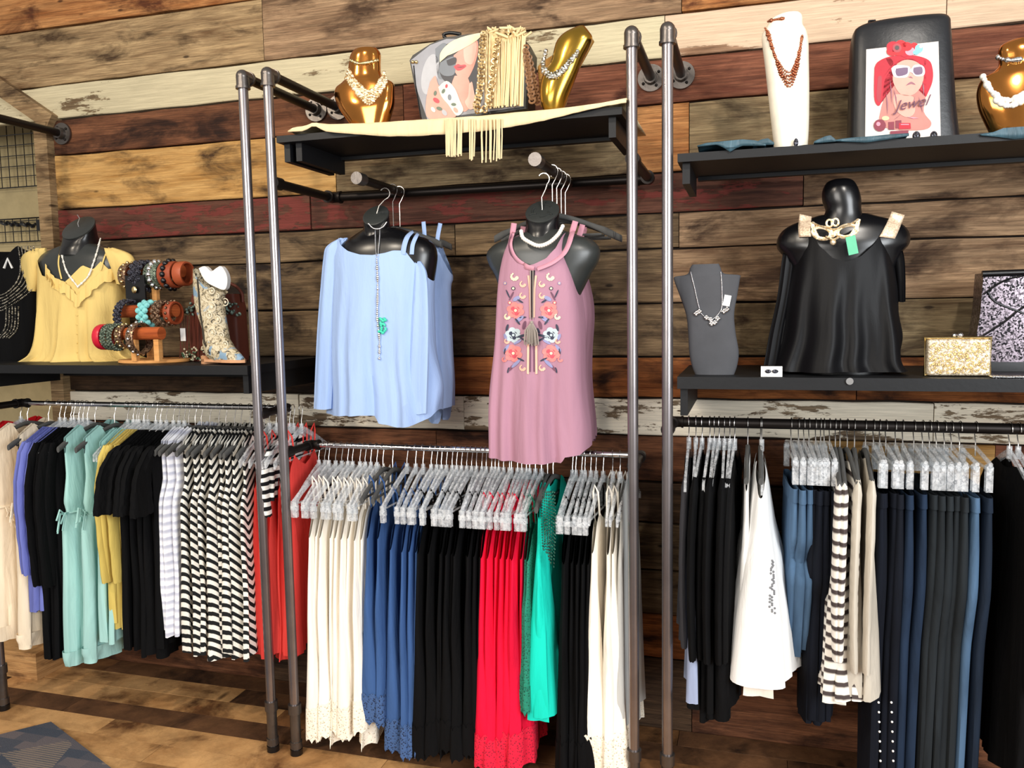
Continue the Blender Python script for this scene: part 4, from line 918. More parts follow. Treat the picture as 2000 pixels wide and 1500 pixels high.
setp(nk, 'chunky white pearl choker on the charcoal torso form above the mauve top', 'necklace')

# ------------------------------------------------------------------ yellow top on a torso form, left shelf
YY = 2.82
t = empty('torso_form', Vector((P(158, 700, YY).x, YY, 1.417)), 'charcoal torso form in the yellow ruffled top on the left shelf', 'mannequin')
rows = [(478, 128, 190, .05), (488, 100, 216, .06), (500, 82, 240, .075), (520, 78, 246, .085), (560, 90, 236, .09), (640, 100, 228, .095), (706, 98, 232, .09)]
ty = MB().rings(loft(rows, YY)).build('torso', M_GREYP, t)
c, ax, r = neck(t, 158, 430, 500, 54, YY, M_BLACKP, 1.0)
MB().tube([c, c + Vector((0, -.005, 0.02)), c + Vector((0.006, 0, 0.04)), c + Vector((-0.004, 0, 0.055))], 0.002, 6).build('hook', M_WIRE, t)
F_Y = fabric('butter_yellow', hexc('#dcc078'), 0.85, 0.5, 0.06)
top = empty('ruffled_top', Vector((P(160, 700, YY).x, YY, 1.42)), 'butter yellow off-shoulder ruffled top on the left shelf torso form', 'top')
rows = [(500, 84, 240, .10), (560, 84, 240, .105), (640, 82, 242, .11), (685, 76, 250, .118), (700, 58, 272, .13), (712, 30, 315, .15)]
tf = [(84, 530), (96, 506), (104, 522), (116, 540), (128, 542), (150, 566), (172, 546), (195, 520), (212, 528), (222, 512), (240, 540)]
body = fg('body', F_Y, rows, tf, [(84, 530), (120, 500), (200, 500), (240, 540)], [(30, 708), (80, 706), (160, 707), (240, 706), (315, 709)], YY, top, 120, 60, 0.018, 2.8, 4)
bvy = bvh_of(body, ty)
sleeve([(92, 486, 18, -.03), (78, 500, 44, -.03), (72, 530, 40, -.03), (66, 570, 28, -.03)], YY, F_Y, top, ph=1)
sleeve([(228, 486, 18, -.04), (246, 500, 46, -.04), (256, 528, 44, -.04), (258, 556, 30, -.04)], YY, F_Y, top, ph=3)
ribbon([(120, 545), (114, 515), (118, 488), (124, 480)], YY, 0.004, F_Y, 'strap', top, bvy)
ribbon([(196, 528), (204, 502), (212, 484)], YY, 0.004, F_Y, 'strap', top, bvy)
def ruffle(pts, Y, bv, hpx, mat, parent, fr=2.2, off=0.006):
    c_ = curve_px(pts, 90); vs = []; fs = []
    for i, (x, y) in enumerate(c_):
        for k_ in range(4):
            q = cast(bv, x + 1.2 * math.sin(i * 0.5), y + (hpx + 2.0 * math.sin(i * fr / 7)) * k_ / 3, off + (0.003 + 0.010 * k_ / 3) * (0.8 + 0.3 * math.sin(i * fr / 7)), Y); vs.append(q)
    for i in range(89):
        for k_ in range(3): fs.append((i*4+k_, (i+1)*4+k_, (i+1)*4+k_+1, i*4+k_+1))
    o = MB().add(vs, fs).build('ruffle', mat, parent); return o
ruffle([(88, 515), (105, 540), (128, 552), (150, 576)], YY, bvy, 24, F_Y, top); ruffle([(150, 576), (172, 554), (196, 532), (222, 524), (244, 530)], YY, bvy, 24, F_Y, top)
mb = MB()
for i in range(7): mb.ball(cast(bvy, 151, 580 + i * 18, 0.002, YY), 0.004)
o = mb.build('button', F_Y, top); o['kind'] = 'stuff'
nk = beads(bvy, [(128, 466), (121, 490), (125, 515), (133, 535), (152, 560)], 34, 0.0042, YY - .03, None, 0.3, 0, 0.006)
nk = beads(bvy, [(196, 466), (190, 490), (182, 515), (172, 540), (152, 560)], 34, 0.0042, YY - .03, nk, 0.3, 0, 0.006).build('beaded_necklace', M_PEARL)
setp(nk, 'long white beaded necklace on the torso form in the yellow top', 'necklace')

# ------------------------------------------------------------------ black dress at the far left
YD = 2.80
dr = empty('embellished_dress', P(0, 712, YD), 'black dress with grey beaded neckline at the far left edge', 'dress')
body = fg('body', M_BLACK, [(478, -70, 62, .05), (510, -80, 66, .07), (600, -85, 74, .08), (715, -95, 82, .09)], [(-70, 490), (-40, 480), (-20, 520), (10, 530), (36, 500), (48, 480), (66, 492)], [(-70, 490), (66, 490)], [(-95, 712), (82, 712)], YD, dr, 70, 30, 0.010, 2.0, 6)
bvd = bvh_of(body); mb = MB()
for q in range(6):
    o_ = q * 6; mb = beads(bvd, [(36 + o_, 482), (40 + o_, 520), (34 + o_, 548 + o_ * .5), (12, 572 + o_), (-15, 580 + o_)], 52, 0.0032, YD - .05, mb, 0.3, 0, 0.002)
for q in range(5): mb = beads(bvd, [(12 + q * 6, 600), (10 + q * 6, 640), (-6 + q * 6, 660)], 22, 0.0032, YD - .05, mb, 0.3, 0, 0.002)
mb.build('beaded_neckline', glitter('grey_beads', hexc('#3a3a38'), hexc('#bdb6a6'), 200), dr, kind='stuff')
MB().tube([cast(bvd, 8, 524, .004, YD - .03), cast(bvd, 15, 505, .004, YD - .03), cast(bvd, 24, 524, .004, YD - .03)], 0.005, 6).build('chevron_pin', M_WHITE, dr, label='small white chevron shaped pin')

# ------------------------------------------------------------------ bracelet stand
YS = 2.62
M_PINE = wood('pine', hexc('#e3a868'), hexc('#c88a4c'), None, grain=0.4)
M_DOWEL = wood('stained_dowel', hexc('#b85c2c'), hexc('#8a3c18'), None, grain=0.4)
zt = 1.417
st = empty('bracelet_stand', (P(285, 706, YS).x, YS, zt), 'three-tier pine bracelet stand with stained dowels on the left shelf', 'jewelry stand')
ca = Vector((P(285, 706, YS).x, YS + .05, zt)); 
MB().rings([[ca + Vector((math.cos(2*PI*j/32) * r_, math.sin(2*PI*j/32) * 0.12 * r_ / 0.15, z_)) for j in range(32)] for r_, z_ in ((0.135, 0), (0.142, 0.004), (0.142, 0.012), (0.138, 0.014))]).build('base', M_PINE, st)
bars = [((197, 652), (316, 651), 2.56, 15), ((236, 608), (344, 607), 2.64, 14), ((252, 534), (356, 528), 2.72, 15)]
for i, (a, b, Yb, r_) in enumerate(bars):
    A = P(*a, Yb); B = P(*b, Yb); B.z = A.z = (A.z + B.z) / 2; r0 = S(*a, Yb, 10)
    MB().tube([A, B], r0, 20).build('dowel', M_DOWEL, st)
    for fx in ((0.55, 0.92) if i == 0 else (0.5,) if i == 1 else (0.48,)):
        q = A.lerp(B, fx); MB().box((q.x - 0.011, q.y - 0.008, zt + 0.012), (q.x + 0.011, q.y + 0.010, q.z - r0 * 0.7)).build('upright', M_PINE, st, False)
A2 = P(306, 600, 2.74); MB().box((A2.x - 0.014, 2.725, zt + 0.012), (A2.x + 0.014, 2.745, P(306, 535, 2.74).z)).build('upright', M_PINE, st, False)
q_ = P(268, 590, 2.67); MB().box((q_.x - 0.046, 2.664, P(262, 612, 2.67).z), (q_.x + 0.044, 2.672, P(262, 538, 2.67).z)).build('back_panel', M_BLACKP, st, False, label='black display panel')
def bracelet(bar, f_, R_px, wpx, mat, label, style='bead', mat2=None):
    a, b, Yb, _ = bars[bar]; A = P(*a, Yb); B = P(*b, Yb); B.z = A.z = (A.z + B.z) / 2; c_ = A.lerp(B, f_); ax_ = (B - A).normalized(); R0 = S(*a, Yb, R_px); w_ = S(*a, Yb, wpx)
    rb = S(*a, Yb, 10); c_ = c_ - Vector((0, 0, max(0, R0 - rb) * 0.55)); t_ = empty('bracelet', c_, label, 'bracelet'); mb = MB(); u_ = ax_.cross(Vector((0, 0, 1))).normalized(); v_ = ax_.cross(u_)
    if style == 'bead':
        rr = w_ / 4; nb = max(10, int(2 * PI * R0 / (rr * 1.9)))
        for k_ in range(-1, 2, 1 if wpx > 8 else 2):
            for j in range(nb): a_ = 2*PI*(j + 0.5 * (k_ % 2)) / nb; mb.ball(c_ + ax_ * k_ * w_ * 0.33 + (u_ * math.cos(a_) + v_ * math.sin(a_)) * R0, rr, 0, 6, 4)
        mb.build('beads', mat, t_)
    else:
        n_ = 28; prof = [(-.5, -.004), (-.5, .002), (-.3, .004), (.3, .004), (.5, .002), (.5, -.004)]; R_ = []
        for j in range(n_): a_ = 2*PI*j/n_; d_ = u_ * math.cos(a_) + v_ * math.sin(a_); R_.append([c_ + ax_ * p_[0] * w_ + d_ * (R0 + p_[1]) for p_ in prof])
        vs = [v for r in R_ for v in r]; fs = [(i*6+j, i*6+(j+1) % 6, ((i+1) % n_)*6+(j+1) % 6, ((i+1) % n_)*6+j) for i in range(n_) for j in range(6)]
        mb.add(vs, fs); mb.build('band', mat, t_)
        if mat2:
            mb = MB()
            for j in range(0, n_, 2):
                a_ = 2*PI*j/n_; mb.ball(c_ + (u_ * math.cos(a_) + v_ * math.sin(a_)) * (R0 + .005), w_ * 0.2, 0, 7, 4)
            mb.build('stud', mat2, t_, kind='stuff')
M_TURQ = plain('turq', hexc('#7cc4c4'), 0.4); M_PAT = glitter('patina_beads', hexc('#2c3a30'), hexc('#8a9684'), 300, 0.4, 0.6); M_JET = glitter('jet_beads', hexc('#0c0c10'), hexc('#5a5a66'), 300, 0.25, 0.5)
M_LEATH = plain('brown_leather', hexc('#8a3c20'), 0.5, 0, 0.4, 0.4, 60); M_REDB = plain('red_bangle', hexc('#c01830'), 0.35); M_BRONZ = glitter('bronze_beads', hexc('#3a2418'), hexc('#a88a70'), 280, 0.3, 0.7)
bracelet(0, 0.05, 19, 12, M_REDB, 'red bangle at the left end of the lowest dowel', 'band')
bracelet(0, 0.17, 19, 10, M_PAT, 'grey green beaded bracelet beside the red bangle', 'bead'); bracelet(0, 0.28, 20, 10, M_PAT, 'second dark green beaded bracelet on the lowest dowel', 'bead'); bracelet(0, 0.40, 17, 12, M_BRONZ, 'bronze cuff on the lowest dowel', 'band', M_PGOLD)
bracelet(0, 0.64, 24, 13, M_BRONZ, 'concho medallion bracelet hanging on the lowest dowel', 'band', M_SILV)
bracelet(1, 0.14, 26, 14, M_JET, 'chunky jet black beaded bracelet on the middle dowel', 'bead'); bracelet(1, 0.52, 18, 20, M_TURQ, 'turquoise stone bracelet on the middle dowel', 'bead'); bracelet(1, 0.76, 18, 16, M_BRONZ, 'bronze beaded bracelet right of the turquoise one', 'bead'); bracelet(1, 0.95, 17, 12, M_LEATH, 'brown leather cuff at the right end of the middle dowel', 'band', M_BRONZ)
bracelet(2, 0.02, 20, 14, M_BRONZ, 'round medallion cuff at the left end of the top dowel', 'band', M_PGOLD); bracelet(2, 0.28, 22, 22, M_JET, 'dark bracelet of black beads on the top dowel', 'bead'); bracelet(2, 0.54, 19, 24, M_PAT, 'pale green and silver cuff on the top dowel', 'band', M_SILV)
bracelet(2, 0.80, 20, 24, M_LEATH, 'tooled brown leather cuff with cut-outs on the top dowel', 'band', M_BLACKP); bracelet(2, 1.02, 18, 16, plain('tan_leather', hexc('#a04c2c'), 0.45, 0, 0.4, 0.3), 'plain red brown leather cuff at the right end of the top dowel', 'band')
c_ = P(262, 566, 2.655); mb = MB(); mb.ball(c_, 0.013, 0, 10, 6, (0.9, 0.4, 1.1)); e_ = mb.build('pendant', M_PGOLD); setp(e_, 'pale gold pendant on the black panel of the bracelet stand', 'pendant')

# ------------------------------------------------------------------ cowboy boot and fringed bag
YK = 2.62
def bootmat():
    m, nt, b = newmat('boot_pattern'); mp = mapping(nt, (1, 1, 1), rnd=False)
    n1 = noise(nt, mp, 34, 5, 0.7, 2.5); r1 = ramp(nt, n1, [(0.40, hexc('#2c2a22')), (0.48, hexc('#b9a988')), (0.60, hexc('#d8cdb2')), (0.72, hexc('#5c5a4c'))]).outputs[0]
    n2 = noise(nt, mp, 16, 3, 0.5, 1.0); r2 = ramp(nt, n2, [(0.60, (0, 0, 0)), (0.64, (1, 1, 1))]).outputs[0]
    lk(nt, mix(nt, r2, r1, hexc('#7f9cb4')), b.inputs['Base Color']); b.inputs['Roughness'].default_value = 0.45
    bp = N(nt, 'ShaderNodeBump'); bp.inputs['Strength'].default_value = 0.8; bp.inputs['Distance'].default_value = 0.005; lk(nt, n1, bp.inputs['Height']); lk(nt, bp.outputs[0], b.inputs['Normal']); return m
BM = bootmat(); bt = empty('cowboy_boot', (P(425, 712, YK).x, YK, zt), 'cream cowboy boot with dark and blue stitched pattern on the left shelf', 'boot')
path = dense([(411, 548, 31, .00), (409, 572, 29, .00), (411, 600, 27, .0), (418, 630, 24, .0), (424, 655, 24, -.005), (428, 674, 26, -.012), (446, 686, 23, -.03), (466, 694, 17, -.05), (484, 699, 12, -.065), (498, 702, 6, -.075)], 5)
cs = [P(x, y, YK) + Vector((0, dy, 0)) for x, y, r_, dy in path]; R_ = []
for i, (x, y, r_, dy) in enumerate(path):
    tg = (cs[min(i+1, len(cs)-1)] - cs[max(i-1, 0)]).normalized(); yv = Vector((0, 1, 0)); a_ = tg.cross(yv).normalized(); b_ = a_.cross(tg).normalized(); rr = S(x, y, YK, r_)
    ring = []
    for j in range(26):
        th = 2*PI*j/26; v = cs[i] + a_ * math.cos(th) * rr + b_ * math.sin(th) * rr * (0.62 if i < 26 else 0.8)
        if i < 6: v.z -= (1 - i / 6) * 0.035 * (math.cos(th) * (1 if a_.x > 0 else -1)) + 0.018 * (1 - i / 6) * abs(math.sin(th)) ** 4
        v.z = max(v.z, zt + 0.012); ring.append(v)
    R_.append(ring)
upper = MB().rings(R_, 0, False, True).build('upper', BM, bt); bvu = bvh_of(upper)
M_SOLE = plain('tan_sole', hexc('#c8946c'), 0.6)
s0 = P(404, 706, YK); s1 = P(504, 704, YK) + Vector((0, -.08, 0)); dd = (s1 - s0); dd.z = 0; dn_ = dd.normalized(); pn = Vector((-dn_.y, dn_.x, 0)); L_ = dd.length
out = [(0, .024), (.12, .030), (.35, .026), (.6, .034), (.8, .030), (.95, .014), (1, .0)]
pts = [Vector((s0.x, s0.y, 0)) + dn_ * L_ * u + pn * w_ for u, w_ in out] + [Vector((s0.x, s0.y, 0)) + dn_ * L_ * u - pn * w_ for u, w_ in out[::-1][1:]]
MB().prism([Vector((p.x, p.y, zt + 0.008)) for p in pts], (0, 0, 0.010)).build('sole', M_SOLE, bt, False)
hp = [p for p in pts[:2]] + [p for p in pts[-2:]]; hp = [Vector((p.x, p.y, zt)) for p in hp]; MB().prism(hp, (0, 0, 0.03)).build('heel', M_SOLE, bt, False)
MB().tube([cast(bvu, x, y, 0.001, YK) for x, y in [(386, 545), (389, 580), (391, 610), (396, 640), (399, 670), (410, 690)]], 0.004, 6).build('side_seam', plain('dark_seam', hexc('#2a2418'), 0.6), bt)
mb = MB()
for (x, y, r_) in ((404, 560, 5), (414, 568, 5), (424, 578, 4), (413, 600, 8), (440, 590, 6), (409, 616, 5), (425, 624, 6), (414, 650, 7), (432, 655, 5), (440, 672, 5)):
    q = cast(bvu, x, y, 0.0005, YK); rr = S(x, y, YK, r_); mb.tube([q + Vector((rr * math.cos(a), -0.001, rr * math.sin(a))) for a in [2*PI*k_/14 for k_ in range(14)]], 0.0022, 5, closed=True); mb.ball(q, rr * 0.4, 0, 8, 4, (1, .4, 1))
mb.build('stitched_rosette', plain('ivory_thread', hexc('#d9d0b8'), 0.7), bt, kind='stuff')
fl = empty('paper_filler', P(425, 550, YK), 'white paper filler stuffed in the top of the cowboy boot', 'paper')
pts = [(388, 524), (400, 520), (412, 530), (422, 524), (432, 520), (442, 535), (444, 552), (438, 566), (420, 560), (400, 548)]
a_ = [P(x, y, YK + 0.01) for x, y in dense([tuple(p) for p in pts + [pts[0]]], 3)[:-1]]; MB().prism(a_, (0, 0.02, 0)).build('sheet', M_WHITE, fl, False)
YG = 2.76
bg_ = empty('fringed_handbag', (P(425, 705, YG).x, YG, zt), 'brown fringed leather handbag with turquoise band behind the cowboy boot', 'handbag')
M_DBR = plain('dark_brown_leather', hexc('#5c2c20'), 0.55, 0, 0.3, 0.4, 40)
a_ = P(378, 600, YG); b_ = P(474, 600, YG)
MB().rings([[Vector((lerp(a_.x, b_.x, .5) + (b_.x - a_.x) / 2 * s_ * math.copysign(abs(math.cos(q)) ** .3, math.cos(q)), YG + 0.045 * s_ * math.copysign(abs(math.sin(q)) ** .3, math.sin(q)), z_)) for q in [2*PI*j/32 for j in range(32)]] for z_, s_ in ((zt + 0.001, .96), (zt + .02, 1), (a_.z, .96), (P(425, 575, YG).z, .86))]).build('body', M_DBR, bg_)
mb = MB()
for i in range(60): mb.ball(P(364 + RND.random() * 106, 592 + RND.random() * 24, YG - 0.052), RND.uniform(.004, .008), 0, 7, 4)
mb.build('turquoise_band', glitter('conchos', hexc('#2c3430'), hexc('#8aa49a'), 160, .4, .4), bg_, kind='stuff')
for xs in (352, 362, 372, 382, 392): 
    mb = MB()
    for q in range(3):
        x0 = xs + q * 3; mb.tube([P(x0, 616, YG - .055), P(x0 + RND.uniform(-3, 3), 660, YG - .06), P(x0 + RND.uniform(-4, 4), 704, YG - .06)], 0.0022, 5)
    mb.build('fringe', M_DBR, bg_, kind='stuff')
mb = MB(); [mb.ball(P(356 + RND.random() * 44, 678 + RND.random() * 26, YG - .064), 0.0045, 0, 6, 4) for _ in range(44)]; mb.build('fringe_beads', glitter('mixed_beads', hexc('#3a5a44'), hexc('#d8ccb0'), 120, .4, .2), bg_, kind='stuff')
MB().tube([P(x, y, YG) for x, y in curve_px([(400, 580), (420, 548), (455, 556), (472, 572), (474, 590)], 20)], 0.006, 8).build('handle', M_DBR, bg_)
MB().box(P(353, 666, YG - .07), P(362, 641, YG - .068)).build('price_tag', M_WHITE, bg_, False, label='small white price tag')

# ------------------------------------------------------------------ middle top shelf
ZT = 2.195
YR = 2.55
F_BEIGE = fabric('beige_linen', hexc('#e0cba2'), 0.92, 0.5, 0.08)
run = empty('table_runner', ((-1.5 - .4) / 2, YR, ZT), 'beige cloth runner with long fringe draped over the middle top shelf', 'cloth')
tp_ = [(563, 255), (575, 246), (598, 243), (614, 237), (640, 240), (700, 238), (760, 235), (850, 229), (930, 224), (1000, 217), (1060, 212), (1120, 205), (1180, 198), (1224, 189)]
bt_ = [(563, 258), (590, 257), (602, 252), (615, 245), (630, 254), (640, 258), (700, 263), (760, 267), (820, 266), (880, 262), (940, 257), (990, 250), (1060, 237), (1120, 222), (1180, 208), (1224, 201)]
vs = []; fs = []; NC = 70
for i in range(NC + 1):
    x = lerp(563, 1224, i / NC); yt = interp(tp_, x)[0]; yb = interp(bt_, x)[0]; wv = 0.003 * math.sin(i * 1.3) + 0.003 * math.sin(i * 0.47)
    f0 = P(x, yt, 2.488); fb = P(x, yb, 2.488)
    col_ = [Vector((f0.x, 2.95, ZT + 0.004)), Vector((f0.x, 2.75, ZT + 0.006)), Vector((f0.x, 2.58, max(ZT + .006, f0.z - 0.006))), Vector((f0.x, 2.51, f0.z)), Vector((f0.x, 2.490 + wv * .3, f0.z - 0.004))]
    for k_ in range(1, 5): q = f0.lerp(fb, k_ / 4); col_.append(Vector((q.x, 2.487 - abs(wv) * k_ / 3 - 0.002, q.z)))
    vs += col_
W_ = 9
for i in range(NC):
    for k_ in range(W_ - 1): fs.append((i*W_+k_, (i+1)*W_+k_, (i+1)*W_+k_+1, i*W_+k_+1))
o = MB().add(vs, fs).build('cloth', F_BEIGE, run); md = o.modifiers.new('solid', 'SOLIDIFY'); md.thickness = 0.004
for i in range(34):
    cl = [870, 874, 878, 882, 886, 890, 894, 898, 902, 917, 920, 923, 926, 940, 943, 952, 955, 958, 961, 966, 972, 975, 978, 982][i % 24]; ln = (286 if cl < 870 else 304 if cl < 905 else 311 if cl < 930 else 316 if cl < 965 else 314) + RND.uniform(-6, 3)
    x0 = cl + RND.uniform(-2, 2); MB().tube([P(x0, 232, 2.478), P(x0 + RND.uniform(-1, 1), 265, 2.472), P(x0 + RND.uniform(-1.5, 1.5), ln, 2.474)], 0.0021, 5).build('fringe_strand', F_BEIGE, run)
zr_ = ZT + 0.008
def zfix(rings_, z0):
    zm = min(v.z for r in rings_ for v in r)
    zM = max(v.z for r in rings_ for v in r); k_ = (zM - z0) / (zM - zm)
    return [[Vector((v.x, v.y, z0 + (v.z - zm) * k_)) for v in r] for r in rings_]
def bust(label, rows, Y, z0, mat, name='necklace_bust', lean=0.0, pw=0.85):
    t_ = empty(name, (P((rows[-1][1] + rows[-1][2]) / 2, rows[-1][0], Y).x, Y, z0), label, 'jewelry bust')
    R_ = zfix(loft(rows, Y, 36, pw, 5), z0); o_ = MB().rings(R_).build('form', mat, t_); return t_, bvh_of(o_)
YU = 2.62
t, bv = bust('rose gold mirrored bust with a gold bib necklace, left on the middle top shelf', [(97, 694, 736, .03), (106, 686, 742, .035), (125, 682, 742, .034), (142, 678, 744, .034), (151, 668, 756, .036), (159, 656, 768, .038), (175, 655, 769, .042), (195, 664, 768, .046), (218, 682, 760, .042), (240, 700, 752, .036)], YU, zr_, M_ROSE)
mb = MB()
for q in range(6): o_ = q * 6.0; mb = beads(bv, [(681 - q, 138 + o_ * .5), (692, 156 + o_ * .6), (708, 172 + o_ * .75), (722, 178 + o_ * .85), (738, 164 + o_ * .75), (750 + q * .8, 142 + o_ * .6)], 26, 0.0062, YU, mb, 0.35, 0, 0.003, (1, .7, 1))
o = mb.build('bib_necklace', glitter('gold_filigree', hexc('#b08a58'), hexc('#fff0cc'), 180, .25, .5)); setp(o, 'wide gold filigree bib necklace on the rose gold bust', 'necklace')
o = beads(bv, [(685, 118), (700, 124), (720, 122), (737, 118)], 16, 0.006, YU, None, 0.3, 0, 0.003).build('choker', M_PGOLD); setp(o, 'gold choker on the neck of the rose gold bust', 'necklace')
# portrait tote bag
YT = 2.66
M_GTOTE = plain('tote_grey', hexc('#8d8c90'), 0.45); M_TBLK = plain('tote_black', hexc('#141416'), 0.4, 0, 0.4)
tb_ = empty('portrait_tote', (P(920, 220, YT).x, YT, zr_), 'tote bag printed with a woman in a cream sun hat on the middle top shelf', 'handbag')
outl = [(800, 115), (812, 106), (840, 88), (870, 72), (900, 68), (945, 64), (1000, 66), (1024, 76), (1032, 95), (1033, 150), (1026, 206), (846, 234), (838, 205), (822, 170)]
outl = [(800, 118), (806, 108), (840, 86), (870, 73), (920, 66), (1000, 66), (1022, 74), (1034, 96), (1030, 212), (826, 240), (812, 180)]
bz = min(P(x, y, YT).z for x, y in outl); kz = [P(x, y, YT) for x, y in outl]; kz = [Vector((v.x, v.y, max(v.z, zr_))) for v in kz]
bb = MB().prism(kz, (0, 0.10, 0)).build('body', M_TBLK, tb_, False)
pr = MB(); pm = [plain('p_grey', hexc('#96969c'), 0.6), plain('p_cream', hexc('#e6dcb8'), 0.65), plain('p_skin', hexc('#d89c8c'), 0.6), plain('p_lips', hexc('#d02838'), 0.4), plain('p_hair', hexc('#35343a'), 0.5), plain('p_slate', hexc('#70757c'), 0.5), plain('p_skin_light', hexc('#e6b8a8'), 0.6), plain('p_white', hexc('#d8d6c8'), 0.65), plain('p_light_grey', hexc('#b2b2b6'), 0.6), plain('p_green', hexc('#5c6a58'), 0.5)]
def DP(pts, mi, k_, sm=4): decal(pr, None, pts, mi, 0.001 + 0.0004 * k_, YT, sm)
DP([(802, 118), (840, 88), (872, 76), (1018, 76), (1028, 98), (1024, 208), (835, 234), (816, 180)], 0, 0, 0)
DP(ell(840, 145, 16, 40, .2), 8, 1); DP([(850, 95), (870, 84), (880, 120), (872, 150), (855, 150)], 5, 1)
DP([(872, 86), (945, 72), (946, 140), (938, 204), (905, 208), (880, 170), (862, 150), (858, 122)], 4, 2)
DP([(886, 108), (906, 92), (930, 78), (934, 96), (928, 124), (916, 150), (906, 157), (892, 146), (884, 126)], 2, 4); DP([(905, 96), (928, 82), (930, 100), (922, 125), (908, 120)], 6, 5)
DP([(860, 122), (886, 110), (890, 130), (886, 146), (868, 148), (858, 138)], 5, 5); DP([(872, 118), (890, 112), (890, 124), (876, 128)], 4, 6)
DP([(886, 130), (894, 125), (900, 127), (908, 126), (910, 130), (900, 137), (892, 137)], 3, 6); DP([(888, 131), (909, 130), (900, 132)], 4, 7, 0)
DP([(888, 148), (914, 152), (920, 200), (905, 218), (880, 190), (882, 165)], 2, 3)
DP([(859, 122), (860, 104), (875, 86), (900, 73), (942, 64), (932, 78), (908, 93), (886, 104), (869, 111)], 1, 8)
DP([(840, 160), (850, 148), (856, 165), (868, 180), (880, 205), (890, 228), (838, 232), (832, 200)], 2, 7); DP([(916, 165), (922, 160), (926, 180), (930, 205), (918, 214), (908, 200), (914, 188)], 6, 8)
DP([(856, 170), (872, 158), (888, 172), (898, 196), (905, 215), (892, 226), (876, 205), (862, 188)], 7, 9)
for (x, y, r_, c_) in ((866, 178, 5, 9), (878, 190, 6, 5), (886, 204, 5, 9), (872, 168, 4, 3), (852, 196, 7, 3), (858, 212, 6, 9), (846, 214, 6, 7), (868, 220, 7, 8), (890, 215, 6, 2), (850, 182, 5, 9)): DP(ell(x, y, r_, r_ * .6, x), c_, 11, 0)
pr.build('printed_front', pm, tb_, False, kind='stuff', label='flat print of a woman with red lips under a cream hat')
MB().tube([P(x, y, YT + .03) for x, y in curve_px([(872, 76), (866, 68), (880, 64), (900, 67)], 14)], 0.006, 8).build('handle', M_TBLK, tb_)
mb = MB(); mb.ball(P(806, 121, YT - .004), .006); mb.ball(P(813, 121, YT - .004), .006); mb.build('metal_snap', M_PGOLD, tb_, kind='stuff')
MB().tube([P(x, y, YT - .002) for x, y in [(808, 128), (812, 170), (822, 232)]], 0.0018, 5).build('seam', M_TBLK, tb_)
# scarf of cream strands
F_CRM = fabric('cream_yarn', hexc('#e6cfa0'), 0.9, 0.3, 0.1)
sc = empty('fringe_scarf', (P(990, 212, YT).x, YT - .02, zr_), 'cream fringe scarf of long yarn strands draped over the portrait tote', 'scarf')
mb = MB()
for i in range(64):
    f_ = i / 63; x0 = 946 + 80 * f_; yt = 66 - 6 * math.sin(f_ * PI * 2.5) + RND.uniform(-5, 5); xb = 948 + 72 * f_ + RND.uniform(-3, 3); yb_ = 212 - 6 * f_ + RND.uniform(-5, 2); dy = RND.uniform(0, .012)
    mb.tube([P(x0, yt + 8, YT + .05), P(x0, yt, YT - .005), P(x0 + RND.uniform(-1, 1), yt + 12, YT - .020 - dy), P(lerp(x0, xb, .5) + RND.uniform(-2, 2), 140, YT - .022 - dy), P(xb, yb_, YT - .022 - dy)], 0.0026, 5)
mb.build('strands', F_CRM, sc, kind='stuff')
mb = MB()
for i in range(40): q = P(950 + RND.random() * 76, 58 + RND.random() * 14, YT - RND.random() * .03); mb.tube([q, q + Vector((RND.uniform(-.02, .02), RND.uniform(-.015, .01), RND.uniform(-.01, .015))), q + Vector((RND.uniform(-.03, .03), 0, RND.uniform(-.01, .01)))], 0.004, 6)
mb.build('knotted_top', F_CRM, sc, kind='stuff')
M_CHG = glitter('chain_gold', hexc('#8a6a42'), hexc('#ecd4a0'), 120, .35, .45)
def linkchain(name, label, pts, n, r, w_, Y, mat):
    mb = MB()
    c_ = [P(x, y, Y) for x, y in curve_px(pts, n)]
    for i in range(n - 1):
        a_, b_ = c_[i], c_[i+1]; d_ = (b_ - a_).normalized(); s_ = d_.cross(Vector((0, 1, 0))).normalized(); yv = Vector((0, 1, 0)); m_ = (a_ + b_) / 2; L_ = (b_ - a_).length * .72
        q_ = s_ if i % 2 == 0 else (s_ * 0.5 + yv * .8).normalized()
        mb.tube([m_ + d_ * math.cos(t_) * L_ + q_ * math.sin(t_) * r for t_ in [2*PI*j/10 for j in range(10)]], w_, 5, closed=True)
    o_ = mb.build(name, mat); return setp(o_, label, 'necklace')
linkchain('chain_necklace', 'chunky pale gold link chain looped down the left of the fringe scarf', [(946, 62), (942, 90), (940, 130), (938, 170), (932, 200), (930, 213), (942, 216), (954, 204), (960, 170), (966, 120), (972, 75)], 46, .011, .0032, YT - .045, M_CHG)
linkchain('bead_strand', 'brown and cream beaded strand hanging right of the fringe scarf', [(1026, 90), (1030, 120), (1034, 160), (1040, 200)], 18, .010, .0034, YT - .03, plain('brown_bead', hexc('#8a6444'), .5))
linkchain('bead_strand', 'outer brown beaded strand next to the gold tilted bust', [(1032, 110), (1040, 145), (1047, 180), (1052, 203)], 16, .010, .0034, YT - .02, plain('brown_bead', hexc('#8a6444'), .5))
